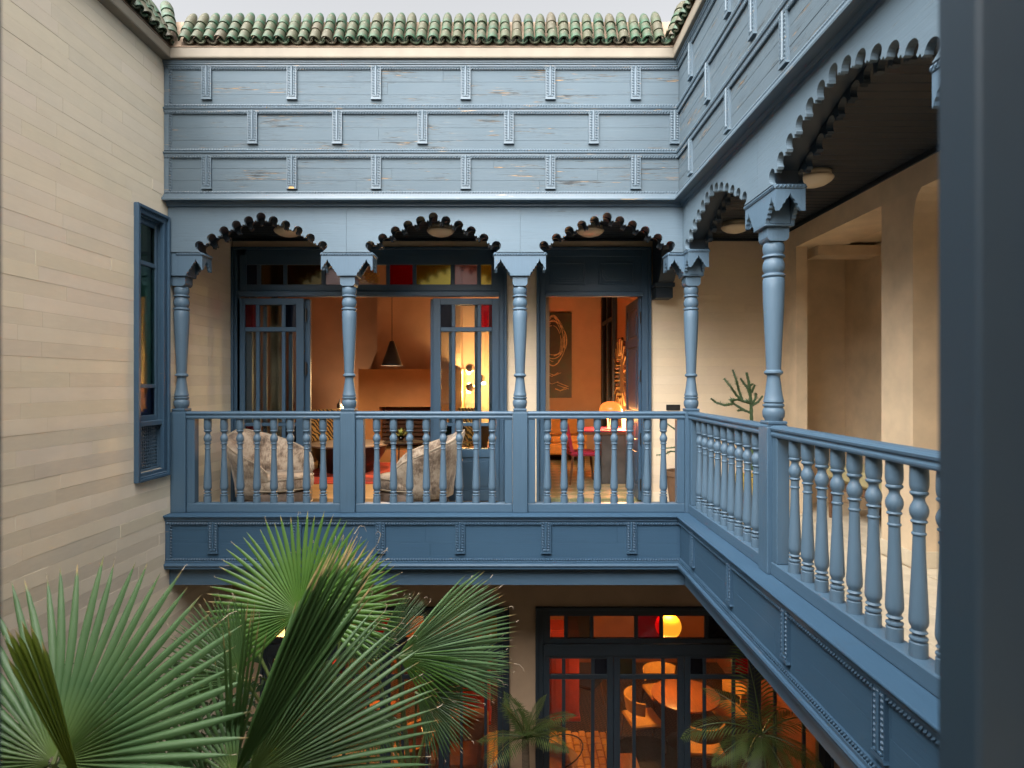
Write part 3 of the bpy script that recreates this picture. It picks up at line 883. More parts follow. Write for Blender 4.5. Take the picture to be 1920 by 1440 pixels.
# ------------------------------------------------------------------ upper rooms (shells)
ym = YW + .2; yb = 11.75
def shell(x0, x1, y0, y1, z0, z1, names, mat, fm):
    struct(MB().box(x0, x1, y0, y1, z0-.2, z0).build(names+'_floor', fm))
    struct(MB().box(x0, x1, y0, y1, z1, z1+.15).build(names+'_ceiling', mat))
    struct(MB().box(x0-.12, x0, y0, y1, z0, z1).build(names+'_wall', mat))
    struct(MB().box(x1, x1+.12, y0, y1, z0, z1).build(names+'_wall', mat))
    struct(MB().box(x0, x1, y1, y1+.12, z0, z1).build(names+'_wall', mat))
struct(MB().box(-5.02, WX-.301, YW, ym, FLOOR, 2.4).build('salon_wall', M_room))
m, N, L, P = newmat('patterned cement floor tile')
tc = N.new('ShaderNodeTexCoord'); ck = N.new('ShaderNodeTexChecker'); ck.inputs['Scale'].default_value = 5.0
mpp = N.new('ShaderNodeMapping'); mpp.inputs['Rotation'].default_value = (0, 0, R(45))
L.new(tc.outputs['Object'], mpp.inputs[0]); L.new(mpp.outputs[0], ck.inputs[0])
nn_ = noise(N, L, 30, detail=3)
L.new(mixc(N, L, ck.outputs['Fac'], (.42, .36, .22), mixc(N, L, nn_, (.12, .16, .07), (.34, .32, .18))), P.inputs['Base Color'])
P.inputs['Roughness'].default_value = .4
M_cement = m
M_woodfl = plain('honey oak boards', (.42, .27, .12), .45, .2, 3, stretch=(1, 12, 1))
shell(-4.9, .22, ym, yb, FLOOR, 2.25, 'salon', M_room, M_woodfl)
M_study = plain('ochre plaster', (.46, .29, .17), .7, .10, 2)
shell(.46, 1.78, ym, yb, FLOOR, 2.25, 'study', M_study, M_cement)

# ------------------------------------------------------------------ glazed doors
G_clear = glass('clear glass', (.86, .88, .86))
TINT = {'t': glass('pale green glass', (.50, .66, .60), .5, .03), 'c': G_clear, 'r': glass('red glass', (.60, .02, .06), .8, 0.1), 'b': glass('blue glass', (.04, .07, .22), .8, 0.1), 'm': glass('mauve glass', (.42, .33, .42), .9, 0.22),
        'y': glass('yellow glass', (.60, .60, .07), .9, .42), 'g': glass('green glass', (.10, .22, .10), .8, 0.1), 'o': glass('olive glass', (.26, .22, .05), .8, 0.14)}
M_door = paint('blue paint on doors', flake=0, grain='z', rough=.40, base=DEEP)
def leaf(parent, x0, x1, y, zs, cols, th=.045, stile=.092, mull=.045, fr=(.316, .68), mat=M_door, panel=True):
    """zs = (top, [(pane top, pane bottom), ...], bottom); cols = rows of pane colours. Three panes per row."""
    zt, rows, zb = zs
    W = x1 - x0; i0, i1 = x0 + stile, x1 - stile; iw = i1 - i0
    side = (iw - 2*mull)*.247
    cx = [(i0, i0+side), (i0+side+mull, i1-side-mull), (i1-side, i1)]
    mb = MB()
    mb.box(x0, i0, y, y+th, zb, zt, .004); mb.box(i1, x1, y, y+th, zb, zt, .004)
    mb.box(i0, i1, y+.001, y+th-.001, rows[0][0], zt-.0005, .003)
    for k in range(len(rows)):
        nx = rows[k+1][0] if k+1 < len(rows) else None
        if nx is not None: mb.box(i0, i1, y+.004, y+th-.004, nx, rows[k][1], .005)
        for q in (0, 1): mb.box(cx[q][1], cx[q+1][0], y+.006, y+th-.006, rows[k][1], rows[k][0], .006)
    last = rows[-1][1]
    if panel:
        mb.box(i0, i1, y+.001, y+th-.001, last-.10, last, .004)
        mb.box(i0, i1, y+.001, y+th-.001, zb+.0005, zb+.13, .004)
        mb.box(i0, i1, y+.018, y+th-.010, zb+.13, last-.10)
        mb.box(i0+.045, i1-.045, y+.010, y+.02, zb+.175, last-.145, .006)
    else:
        mb.box(i0, i1, y+.001, y+th-.001, zb+.0005, last, .004)
    lf = mb.build('door_leaf', mat, parent, world=True)
    for k, (a, b) in enumerate(rows):
        for q in range(3):
            MB().box(cx[q][0]-.002, cx[q][1]+.002, y+th*.5-.002, y+th*.5+.002, b-.002, a+.002).build('pane', TINT[cols[k][q]], lf, world=True)
    return lf
def transom(parent, x0, x1, y, z0, z1, cols, ws, th=.05, mull=.045, edge=.10, top=.09, bot=.075, mat=M_door):
    mb = MB()
    tot = sum(ws) + mull*(len(ws)-1)
    k = (x1 - x0 - 2*edge - mull*(len(ws)-1))/sum(ws)
    mb.box(x0, x0+edge, y, y+th, z0-bot, z1+top, .004); mb.box(x1-edge, x1, y, y+th, z0-bot, z1+top, .004)
    mb.box(x0+edge, x1-edge, y+.001, y+th-.001, z1, z1+top-.001, .004); mb.box(x0+edge, x1-edge, y+.001, y+th-.001, z0-bot+.0005, z0, .004)
    p = x0 + edge; spans = []
    for i, w_ in enumerate(ws):
        q = p + w_*k; spans.append((p, q))
        if i < len(ws)-1: mb.box(q, q+mull, y+.004, y+th-.004, z0, z1, .005)
        p = q + mull
    tr = mb.build('transom_frame', mat, parent, world=True)
    for (a, b), c in zip(spans, cols):
        MB().box(a-.002, b+.002, y+th/2-.002, y+th/2+.002, z0-.002, z1+.002).build('pane', TINT[c], tr, world=True)
def casing(parent, x0, x1, y, zb, zt, w_=.085, depth=.05, mat=M_door, ropes=True, back=.22):
    mb = MB()
    mb.box(x0, x0+w_, y-depth+.03, y+back, zb, zt, .004); mb.box(x1-w_, x1, y-depth+.03, y+back, zb, zt, .004)
    mb.box(x0+w_, x1-w_, y-depth+.03, y+back, zt-w_, zt-.0005, .004)
    mb.box(x0, x0+.03, y-depth, y-depth+.029, zb, zt, .004); mb.box(x1-.03, x1, y-depth, y-depth+.029, zb, zt, .004)
    mb.box(x0+.03, x1-.03, y-depth, y-depth+.029, zt-.03, zt-.0005, .004)
    if ropes:
        mb.rope((x0+.04, y-depth+.03, zb), (x0+.04, y-depth+.03, zt), .010, .024); mb.rope((x1-.04, y-depth+.03, zb), (x1-.04, y-depth+.03, zt), .010, .024)
    mb.build('casing', mat, parent, world=True)
yf = YW - .03
bd = thing('glazed_door_set', 'wide blue glazed door set of the salon with coloured panes and open middle', 'door', ((BD0+BD1)/2, YW, FLOOR))
casing(bd, BD0, BD1, YW, FLOOR, DTOP, w_=.10)
transom(bd, X(445, yf), X(937, yf), yf+.01, Z(533, yf), Z(496, yf), 'boomcrymy', (20, 43, 66, 43, 66, 43, 66, 43, 20), mull=.047, edge=.10, top=.20, bot=.075)
MB().box(X(445, yf), X(937, yf), yf-.03, yf+.05, Z(556.5, yf), Z(545.5, yf), .012).build('transom_bar', M_door, bd, world=True)
zs = (Z(559, yf), [(Z(571, yf), Z(613, yf)), (Z(621.5, yf), Z(793, yf)), (Z(799.5, yf), Z(842, yf))], FLOOR+.012)
xl0, xl1 = X(443.5, yf), X(568.8, yf); xr0, xr1 = X(811.5, yf), X(937, yf)
l1 = leaf(bd, xl0, xl1, yf+.01, zs, ['rcb', 'ccc', 'rcb'])
l2 = leaf(bd, xr0, xr1, yf+.01, zs, ['bcr', 'ccc', 'bcc'])
l3 = leaf(bd, xl0+.055, xl1+.055, yf+.085, zs, ['ccc', 'ccc', 'ccc'])
l4 = leaf(bd, xr0-.04, xr1-.04, yf+.085, zs, ['ccc', 'ccc', 'ccc'])
l3['label'] = 'folded inner leaf lying behind the left leaf'; l4['label'] = 'folded inner leaf lying behind the right leaf'
mb = MB()
for zz in (.72, .08, -.6): mb.tube([(xl1+.012, yf+.05, zz), (xl1+.012, yf+.05, zz+.16)], .012, 8).box(xl1+.002, xl1+.022, yf+.06, yf+.084, zz+.02, zz+.14)
mb.build('hinge', M_iron, bd, world=True)
mb = MB()
# gilt ornament glimpsed in the middle transom: small scrolls hung behind the pane
M_gilt = plain('gilt metal', (.45, .32, .10), .35, .2, 20, metal=.8)
sd_ = thing('study_door', 'blue study door with dark panelled head and leaf swung inwards', 'door', ((SD0+SD1)/2, YW, FLOOR))
casing(sd_, SD0, SD1, YW, FLOOR, DTOP, w_=.11)
mb = MB()
hx0, hx1, hz0, hz1 = X(1022, yf), X(1206, yf), Z(548, yf), Z(472, yf)
mb.box(hx0, hx1, yf+.02, yf+.06, hz0, hz1)
for (a, b) in ((1030, 1098), (1123, 1190)):
    a, b = X(a, yf), X(b, yf); c, d = Z(533, yf), Z(491, yf)
    def oct_(i, k=.045):
        return [(a+i+k, c+i), (b-i-k, c+i), (b-i, c+i+k), (b-i, d-i-k), (b-i-k, d-i), (a+i+k, d-i), (a+i, d-i-k), (a+i, c+i+k)]
    mb.box(a, a+.022, yf+.004, yf+.021, c, d, .004); mb.box(b-.022, b, yf+.004, yf+.021, c, d, .004)
    mb.box(a+.022, b-.022, yf+.004, yf+.021, c, c+.022, .004); mb.box(a+.022, b-.022, yf+.004, yf+.021, d-.022, d, .004)
    mb.prism(oct_(.045), yf+.008, yf+.021); mb.prism(oct_(.07, .04), yf+.002, yf+.0079)
mb.build('panelled_head', M_door, sd_, world=True)
MB().box(hx0, hx1, yf-.03, yf+.06, Z(556, yf), Z(547, yf), .010).build('transom_bar', M_door, sd_, world=True)
mb = MB()
lx, ly0, ly1, lz0, lz1 = X(1204, YW+.03), YW+.03, YW+.86, FLOOR+.012, Z(557, YW)
mb.box(lx-.045, lx, ly0, ly0+.10, lz0, lz1, .004); mb.box(lx-.045, lx, ly1-.10, ly1, lz0, lz1, .004)
cuts = [lz0, lz0+.18, lz0+.62, lz0+.74, lz0+.98, lz0+1.08, lz0+1.92, lz0+2.02, lz1-.10]
for a, b in ((lz0, lz0+.16), (lz0+.60, lz0+.72), (lz0+.95, lz0+1.05), (lz0+1.85, lz0+1.95), (lz1-.11, lz1)): mb.box(lx-.044, lx-.001, ly0+.1, ly1-.1, a, b, .004)
mb.box(lx-.032, lx-.012, ly0+.1, ly1-.1, lz0+.16, lz1-.11)
for a, b in ((lz0+.19, lz0+.57), (lz0+.75, lz0+.92), (lz0+1.08, lz0+1.82), (lz0+1.98, lz1-.14)): mb.box(lx-.04, lx-.005, ly0+.16, ly1-.16, a, b, .012)
dl = mb.build('door_leaf', M_door, sd_, world=True)
mb = MB()
for zz in (.70, .0, -.75, -1.3): mb.tube([(lx-.02, ly0-.015, zz), (lx-.02, ly0-.015, zz+.14)], .011, 8)
mb.build('hinge', M_iron, dl, world=True)
mb = MB().tube([(lx-.05, ly1-.07, -.42), (lx-.09, ly1-.07, -.42), (lx-.09, ly1-.19, -.42)], .010, 8); mb.box(lx-.05, lx-.045, ly1-.09, ly1-.05, -.52, -.34); mb.build('handle', M_iron, dl, world=True)

# light switch on the wall
sp = thing('switch_plate', 'black light switch plate on the wall right of the study door', 'switch', (X(1262, YW), YW, Z(764, YW)))
MB().box(-.083, .083, -.010, -.0015, -.034, .034, .003).build('plate', M_iron, sp)
for k in (-.052, 0, .052): MB().box(k-.022, k+.022, -.0135, -.0101, -.022, .022, .002).build('rocker', M_iron, sp)

# ------------------------------------------------------------------ narrow window in the limestone wall
wd = thing('narrow_window', 'tall narrow blue window with coloured panes and a lattice at its foot', 'window', (WX, 5.66, -.9))
mb = MB()
y0, y1, z0, z1 = 5.402, 5.905, -.895, 1.585
cw = .072
for (a, b) in ((y0, y0+cw), (y1-cw, y1)): mb.box(WX-.02, WX+.022, a, b, z0, z1, .003)
for (a, b) in ((z0, z0+cw), (z1-cw, z1)): mb.box(WX-.02, WX+.0215, y0+cw, y1-cw, a, b, .003)
for (a, b) in ((y0-.004, y0+.026), (y1-.026, y1+.004)): mb.box(WX+.001, WX+.045, a, b, z0-.004, z1+.004, .005)
for (a, b) in ((z0-.004, z0+.026), (z1-.026, z1+.004)): mb.box(WX+.001, WX+.0445, y0+.026, y1-.026, a, b, .005)
for yy in (y0+.037, y1-.037): mb.rope((WX+.023, yy, z0+.03), (WX+.023, yy, z1-.03), .0105, .024, nrm=(1, 0, 0))
for zz in (z0+.037, z1-.037): mb.rope((WX+.023, y0+.03, zz), (WX+.023, y1-.03, zz), .0105, .024, nrm=(1, 0, 0))
mb.build('casing', M_mould2, wd, world=True)
mb = MB()
iy0, iy1 = wy0, wy1
mb.box(WX-.16, WX-.02, iy0-.001, iy0+.012, wz0, wz1); mb.box(WX-.16, WX-.02, iy1-.012, iy1+.001, wz0, wz1)
mb.box(WX-.16, WX-.02, iy0+.012, iy1-.012, wz1-.012, wz1+.001); mb.box(WX-.16, WX-.02, iy0+.012, iy1-.012, wz0-.001, wz0+.02)
zl = -.36                                    # sill between sash and lattice
mb.box(WX-.16, WX+.005, iy0+.012, iy1-.012, zl-.045, zl, .004)
mb.build('reveal', M_bluez, wd, world=True)
mb = MB()
gx0, gx1 = WX-.080, WX-.045
mb.box(gx0, gx1, iy0+.012, iy0+.042, zl, wz1-.012, .004); mb.box(gx0, gx1, iy1-.046, iy1-.012, zl, wz1-.012, .004)
bars = [(wz1-.062, wz1-.012), (1.075, 1.115), (-.058, -.022), (zl, zl+.05)]
for a, b in bars: mb.box(gx0+.001, gx1-.001, iy0+.042, iy1-.046, a, b, .004)
sash = mb.build('sash', M_bluez, wd, world=True)
for (a, b), t_ in (((1.115, wz1-.062), 'g'), ((-.022, 1.075), 't'), ((zl+.05, -.058), 'b')):
    MB().box(gx0+.016, gx0+.020, iy0+.040, iy1-.044, a-.002, b+.002).build('pane', TINT[t_], sash, world=True)
mb = MB()
ly0_, ly1_, lz0_, lz1_ = iy0+.012, iy1-.012, wz0+.02, zl-.045
for k in range(12):
    yy = ly0_ + (k+.5)*(ly1_-ly0_)/12
    mb.box(WX-.075, WX-.065, yy-.006, yy+.006, lz0_, lz1_)
for k in range(13):
    zz = lz0_ + (k+.5)*(lz1_-lz0_)/13
    mb.box(WX-.0648, WX-.055, ly0_, ly1_, zz-.006, zz+.006)
for k in range(13):
    for j in range(12):
        yy = ly0_ + (j+.5)*(ly1_-ly0_)/12; zz = lz0_ + (k+.5)*(lz1_-lz0_)/13
        mb.ball((WX-.053, yy, zz), .0085, n=6, m=3)
mb.build('lattice', M_bluez, wd, world=True)
cu = MB()
vs = []; nC = 40
for i in range(nC+1):
    a = i/nC; xx = WX-.115 - .012*math.sin(i*1.1); vs += [(xx, iy0+.014+(iy1-iy0-.028)*a, -.05), (xx, iy0+.014+(iy1-iy0-.028)*a, wz1-.014)]
cu.add(vs, [(2*i, 2*i+1, 2*i+3, 2*i+2) for i in range(nC)])
cu = cu.build('curtain', plain('grey green curtain cloth', (.40, .48, .43), .9, .10, 4), None, smooth=True)
tag(cu, 'grey green curtain hanging behind the narrow window', 'curtain')

# ------------------------------------------------------------------ gallery ceiling lights
def opal(x, y, label):
    t = thing('ceiling_light', label, 'light', (x, y, CEIL), 0, 'round opal ceiling lights')
    MB().lathe([(.125, -.045), (.132, -.03), (.132, -.001)], n=28).build('rim', M_floor, t, 'all')
    MB().lathe([(.002, -.118), (.05, -.114), (.10, -.098), (.135, -.075), (.150, -.055), (.148, -.047), (.12, -.0451)], n=32).build('shade', M_opal, t, 'all')
opal(X(540, 6.72), 6.72, 'round unlit opal ceiling light under the arch nearest the limestone wall')
opal(X(826, 6.72), 6.72, 'round unlit opal ceiling light under the middle arch of the facade')
opal(X(1107, 6.72), 6.72, 'round unlit opal ceiling light in front of the study door head')
opal(X(1379, 6.55), 6.55, 'round unlit opal ceiling light behind the first arch of the right gallery')
opal(X(1526, 5.0), 5.0, 'round unlit opal ceiling light beside the capital of the large column')

# ------------------------------------------------------------------ ground floor
M_gdoor = plain('dark blue painted frame', (.012, .022, .033), .5, .08, 4)
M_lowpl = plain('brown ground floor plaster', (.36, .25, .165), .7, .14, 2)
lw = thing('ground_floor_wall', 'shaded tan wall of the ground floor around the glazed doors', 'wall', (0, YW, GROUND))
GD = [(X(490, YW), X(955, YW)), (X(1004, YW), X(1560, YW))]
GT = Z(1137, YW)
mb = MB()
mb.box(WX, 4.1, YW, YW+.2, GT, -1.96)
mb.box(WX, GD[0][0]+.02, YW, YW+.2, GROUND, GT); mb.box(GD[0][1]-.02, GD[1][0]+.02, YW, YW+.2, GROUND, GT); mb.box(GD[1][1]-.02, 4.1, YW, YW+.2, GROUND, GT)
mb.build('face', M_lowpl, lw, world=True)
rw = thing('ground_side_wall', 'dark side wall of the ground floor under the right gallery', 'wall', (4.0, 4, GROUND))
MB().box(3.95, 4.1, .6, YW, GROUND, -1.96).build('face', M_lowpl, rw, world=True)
def ground_doors(k, x0, x1, cols, tcols, label):
    t = thing('glazed_door_set', label, 'door', ((x0+x1)/2, YW, GROUND))
    s_ = (x1-x0)/(GD[1][1]-GD[1][0])
    casing(t, x0, x1, YW, GROUND, GT, w_=.09*max(s_, .8), mat=M_gdoor, ropes=False)
    a, b = x0 + .09*max(s_, .8), x1 - .09*max(s_, .8)
    transom(t, a, b, yf+.01, Z(1198, yf), Z(1156, yf), tcols, (26, 41, 76, 40, 77, 40, 76, 41, 26), mull=.045*s_, edge=.085*s_, top=-GT+Z(1156, yf)*-1-.1 if False else .03, bot=.06, mat=M_gdoor)
    MB().box(a, b, yf-.01, yf+.06, Z(1230, yf), Z(1208, yf), .008).build('transom_bar', M_gdoor, t, world=True)
    W = (b-a)/4
    for i in range(4):
        leaf(t, a+i*W+.002, a+(i+1)*W-.002, yf+.01, (Z(1229, yf)-.003, [(Z(1236, yf), Z(1266, yf)), (Z(1275, yf), -4.75)], GROUND+.01), cols[i], stile=.075*s_, mull=.042*s_, mat=M_gdoor)
ground_doors(0, *GD[0], ['ccc', 'ccc', 'ccc', 'ccc'] and [['ccc', 'ccc'], ['rcy', 'ccc'], ['ccb', 'ccc'], ['occ', 'ccc']], 'ccrcrcccy', 'dark glazed door set of the ground floor behind the fan palms')
ground_doors(1, *GD[1], [['ccb', 'ccc'], ['occ', 'ccc'], ['bcr', 'ccc'], ['ccc', 'ccc']], 'cocrcbcco', 'dark glazed door set of the ground floor below the study door')
M_ggr, N_, L_g, P_ = newmat('black parquet with pale joints')
br = N_.new('ShaderNodeTexBrick'); br.inputs['Scale'].default_value = 5.5; br.inputs['Mortar Size'].default_value = .018
br.inputs['Color1'].default_value = (.010, .009, .009, 1); br.inputs['Color2'].default_value = (.018, .014, .012, 1); br.inputs['Mortar'].default_value = (.20, .11, .06, 1)
mpp = N_.new('ShaderNodeMapping'); mpp.inputs['Rotation'].default_value = (0, 0, R(42)); tcg = N_.new('ShaderNodeTexCoord')
L_g.new(tcg.outputs['Object'], mpp.inputs[0]); L_g.new(mpp.outputs[0], br.inputs[0]); L_g.new(br.outputs[0], P_.inputs['Base Color']); P_.inputs['Roughness'].default_value = .55
shell(WX+.002, 4.09, ym+.001, 12.2, GROUND+.005, -2.0, 'dining_room', M_lowroom, M_ggr)
# ------------------------------------------------------------------ unseen near wing, shaped to block light from behind the viewer
nw = thing('near_wing_blocker', 'unseen wing on the viewer side of the courtyard, shaped to block low light', 'building', (0, -.6, GROUND))
MB().box(WX-.1, 5.6, -1.5, -1.2, GROUND, 3.2).build('wall', M_stone, nw, world=True)  # out of view; height set to darken the lower facade and near post
MB().box(WX, XA+.2, -1.2, .66, -1.95, FLOOR-.003).build('floor', M_floor, nw, world=True)
MB().box(WX, XA+.2, .56, .66, -1.96, -.52).build('parapet_blocker', M_blue, nw, world=True)  # solid screen added out of view to keep low light off the lower storey

# ------------------------------------------------------------------ end of the light-blocking wing behind the viewer
# ------------------------------------------------------------------ furniture helpers
WARM = (1.0, .66, .36); AMBER = (1.0, .50, .15)
def lamp_light(name, parent, loc, power, col=WARM, size=.05, world=True):
    d = bpy.data.lights.new(name, 'POINT'); d.energy = power; d.color = col; d.shadow_soft_size = size
    o = bpy.data.objects.new(name, d); COL.objects.link(o)
    o.parent = parent; o.location = frame(parent).inverted() @ Vector(loc) if world else loc
    return o
def mottle(name):
    m, N, L, P = newmat(name)
    n1 = noise(N, L, 5.5, detail=6, rough=.7); n2 = noise(N, L, 60, detail=3, stretch=(1, 1, .35))
    f = math_(N, L, 'ADD', n1, math_(N, L, 'MULTIPLY', math_(N, L, 'SUBTRACT', n2, .5), .25))
    L.new(ramp(N, L, f, [(.32, (.08, .052, .035)), (.44, (.22, .155, .108)), (.55, (.42, .33, .245)), (.72, (.52, .43, .335))]), P.inputs['Base Color'])
    P.inputs['Roughness'].default_value = .75; P.inputs['Sheen Weight'].default_value = .3
    L.new(bump(N, L, n2, .2, .005), P.inputs['Normal'])
    return m
M_hide = mottle('mottled hide'); M_hided = plain('dark brown hide', (.12, .085, .065), .7, .45, 9)
M_pipe = plain('tan piping', (.36, .29, .21), .6, .1)
M_black = plain('black lacquer', (.014, .013, .013), .35, .2)
M_grey = plain('grey stone top', (.22, .19, .165), .4, .15, 9)
M_conc = plain('dark concrete', (.075, .07, .066), .6, .35, 5)
M_red = plain('red velvet', (.42, .025, .05), .8, .2, 8)
M_crim = plain('crimson leather', (.40, .03, .07), .45, .15, 8)
M_orange = plain('ochre upholstery', (.50, .24, .06), .85, .12, 12)
M_tan = plain('tan leather', (.38, .20, .09), .5, .15, 8)
M_walnut = plain('walnut', (.14, .07, .035), .45, .2, 3, stretch=(1, 1, 14))
M_oak = plain('oiled oak', (.23, .080, .028), .4, .2, 2.5, stretch=(12, 1.5, 1))
M_chrome = plain('chrome', (.75, .73, .70), .08, .02, 4, metal=1.0, bumpk=0)
m, N, L, P = newmat('black and gold woven chevron cloth'); M_chev = m
wv = N.new('ShaderNodeTexWave'); wv.wave_type = 'BANDS'; wv.bands_direction = 'DIAGONAL'; wv.wave_profile = 'TRI'; wv.inputs['Scale'].default_value = 9; wv.inputs['Distortion'].default_value = 7; wv.inputs['Detail'].default_value = 2
tcv = N.new('ShaderNodeTexCoord'); L.new(tcv.outputs['Object'], wv.inputs[0])
L.new(ramp(N, L, wv.outputs['Fac'], [(.48, (.02, .017, .012)), (.56, (.42, .28, .09))]), P.inputs['Base Color']); P.inputs['Roughness'].default_value = .8

def barrel_chair(loc, rz, label):
    t = thing('armchair', label, 'armchair', loc, rz, 'mottled hide armchairs on the balcony')
    # facing local +x
    n, mh = 30, 6
    def top(a): # height of the shell rim by angle from the back
        q = abs(a)/R(128)
        return .90 - .36*(q**1.25) if q < .9 else .90 - .36*(.9**1.25) - .10*((q-.9)/.1)
    vs = []; fs = []
    rows = []
    for i in range(n+1):
        a = R(-128) + R(256)*i/n
        h = top(a); q = abs(a)/R(128)
        flare = .07*(1-q)
        ring_ = []
        for (r, z) in ((.375, .20), (.385, .32), (.41 + flare*.5, .32 + (h-.32)*.55), (.435 + flare, h-.035), (.425+flare, h-.006), (.395+flare*.9, h), (.36+flare*.8, h-.02), (.335+flare*.5, h-.07), (.31, .46), (.30, .36), (.30, .20)):
            x = -math.cos(a)*r*1.0 + .02; y = math.sin(a)*r*1.02
            ring_.append((x, y, z))
        rows.append(ring_)
    k = len(rows[0])
    for r_ in rows: vs += r_
    for i in range(n):
        for j in range(k): fs.append((i*k+j, i*k+(j+1) % k, (i+1)*k+(j+1) % k, (i+1)*k+j))
    fs.append(tuple(range(k))); fs.append(tuple(n*k+j for j in range(k))[::-1])
    mb = MB(); mb.add(vs, fs); mb.build('backrest', M_hide, t, 'all')
    rim = MB(); rim.tube([(rows[i][4][0], rows[i][4][1], rows[i][4][2]+.004) for i in range(n+1)], .0075, 6); rim.build('rim_piping', M_pipe, t)
    c = MB(); prof = [(.30, .26), (.355, .275), (.375, .31), (.375, .37), (.35, .41), (.28, .428), (.02, .435)]
    c.lathe(prof, .09, 0, 32); o = c.build('seat_cushion', M_hide, t, 'all')
    pp = MB(); 
    for z in (.29, .405): pp.tube([(.09+.368*math.cos(a), .368*math.sin(a), z) for a in [2*math.pi*i/36 for i in range(37)]], .0065, 6)
    pp.build('piping', M_pipe, o)
    MB().lathe([(.34, .045), (.365, .06), (.372, .16), (.372, .255), (.30, .26)], .07, 0, 32).build('base', M_hided, t, 'all')
    MB().tube([(.07+.374*math.cos(a), .374*math.sin(a), .12) for a in [2*math.pi*i/36 for i in range(37)]], .0065, 6).build('piping', M_pipe, t)
    for sx, sy in ((1, 1), (1, -1), (-1, 1), (-1, -1)): MB().tube([(.07+sx*.24, sy*.24, .047), (.07+sx*.25, sy*.25, 0)], [.025, .016], 8).build('leg', M_black, t)
barrel_chair((X(512, 6.72)-.02, 6.74, FLOOR), R(-24), 'mottled hide armchair behind the left balustrade, open to the right')
barrel_chair((X(786, 6.72)+.02, 6.72, FLOOR), R(188), 'mottled hide armchair behind the middle balustrade, seen from its back')

def seat_chair(name, loc, rz, label, cat, seat_m, frame_m, h=.45, back=.82, w_=.46, group=None, curved=False):
    t = thing(name, label, cat, loc, rz, group)      # faces local +x
    MB().box(-w_/2, w_/2, -w_/2, w_/2, h-.06, h, .02).build('seat', seat_m, t)
    if curved:
        vs = []; fs = []
        for i in range(13):
            a = R(-75)+R(150)*i/12
            for r_, z in ((w_*.52, h+.14), (w_*.58, back), (w_*.53, back+.004), (w_*.47, h+.14)): vs.append((-r_*math.cos(a), r_*math.sin(a)*1.05, z))
        for i in range(12):
            for j in range(4): fs.append((i*4+j, i*4+(j+1) % 4, (i+1)*4+(j+1) % 4, (i+1)*4+j))
        fs += [(0, 1, 2, 3), (51, 50, 49, 48)]
        mb = MB(); mb.add(vs, fs); mb.build('backrest', seat_m, t, True)
    else:
        mb = MB().prism([(-w_/2-.01, h), (-w_/2+.04, h), (-w_/2-.04, back), (-w_/2-.085, back)], -w_/2+.02, w_/2-.02); mb.build('backrest', seat_m, t)
    for sx, sy in ((1, 1), (1, -1), (-1, 1), (-1, -1)):
        MB().tube([(sx*(w_/2-.03), sy*(w_/2-.03), h-.05), (sx*(w_/2+.02), sy*(w_/2), 0)], [.02, .013], 6).build('leg', frame_m, t)
    return t
def low_sofa(loc, rz, label, w_, mat, legs=M_black):
    t = thing('sofa', label, 'sofa', loc, rz)       # faces local -y, width along x
    MB().box(-w_/2, w_/2, -.40, .42, .14, .34, .03).build('base', mat, t)
    MB().box(-w_/2+.01, w_/2-.01, .22, .43, .30, .82, .05).build('backrest', mat, t)
    for s_ in (-1, 1): MB().box(s_*w_/2-.09*(s_ > 0)-.0*(s_ < 0), s_*w_/2+.09*(s_ < 0), -.40, .24, .341, .58, .04).build('armrest', mat, t)
    k = max(1, round(w_/.75)); cw_ = (w_-.2)/k
    for i in range(k): MB().box(-w_/2+.1+i*cw_+.004, -w_/2+.1+(i+1)*cw_-.004, -.42, .215, .345, .47, .04).build('seat_cushion', mat, t)
    for sx in (-1, 1):
        for y in (-.33, .35): MB().tube([(sx*(w_/2-.08), y, .14), (sx*(w_/2-.06), y, 0)], [.022, .014], 6).build('leg', legs, t)
    return t

# ------------------------------------------------------------------ salon
fp = thing('fireplace', 'tan plaster fireplace with dark opening at the back of the salon', 'fireplace', (-1.82, 11, FLOOR))
fx0, fx1, fy = X(672, 10.9), X(866, 10.9), 10.9
ox0, ox1 = X(711, 10.9), X(828, 10.9); oz = Z(763, 10.9); zt = Z(692, 10.9)
mb = MB().box(fx0, ox0, fy, 11.749, FLOOR+.001, zt).box(ox1, fx1, fy, 11.749, FLOOR+.001, zt).box(ox0, ox1, fy, 11.749, oz, zt).box(ox0, ox1, fy, 11.749, FLOOR+.001, FLOOR+.22)
M_fire = plain('polished tan plaster', (.42, .22, .085), .55, .14, 2.2)
mb.build('surround', M_fire, fp, world=True)
MB().box(X(707, 11.2), fx1-.05, 11.2, 11.7485, zt+.001, 2.249).build('chimney_breast', M_room, fp, world=True)
M_soot = plain('sooty brick', (.05, .028, .02), .8, .3, 12)
mb = MB().box(ox0, ox1, 11.5, 11.52, FLOOR+.22, oz); mb.build('fireback', M_soot, fp, world=True)
mb = MB()
for i in range(9): mb.box(ox0+.02, ox1-.02, 11.1, 11.13, FLOOR+.30+i*.075, FLOOR+.345+i*.075)
mb.build('grate', M_soot, fp, world=True)
pd = thing('pendant_lamp', 'black cone pendant lamp hanging in the salon', 'lamp', (X(735, 9.0), 9.0, .2))
px_ = X(735, 9.0)
MB().lathe([(.030, .60), (.150, .243), (.160, .236), (.152, .240), (.026, .585), (.004, .59)], px_, 9.0, 28).build('lamp_shade', M_iron, pd, True, world=True)
MB().tube([(px_, 9.0, .585), (px_, 9.0, 2.249)], .005, 6).build('cord', M_iron, pd, world=True)
MB().ball((px_, 9.0, .36), .035).build('bulb', emit('warm bulb', (1, .72, .42), 12), pd, 'all', world=True)
lamp_light('pendant_light', pd, (px_, 9.0, .29), 13, WARM, .04)
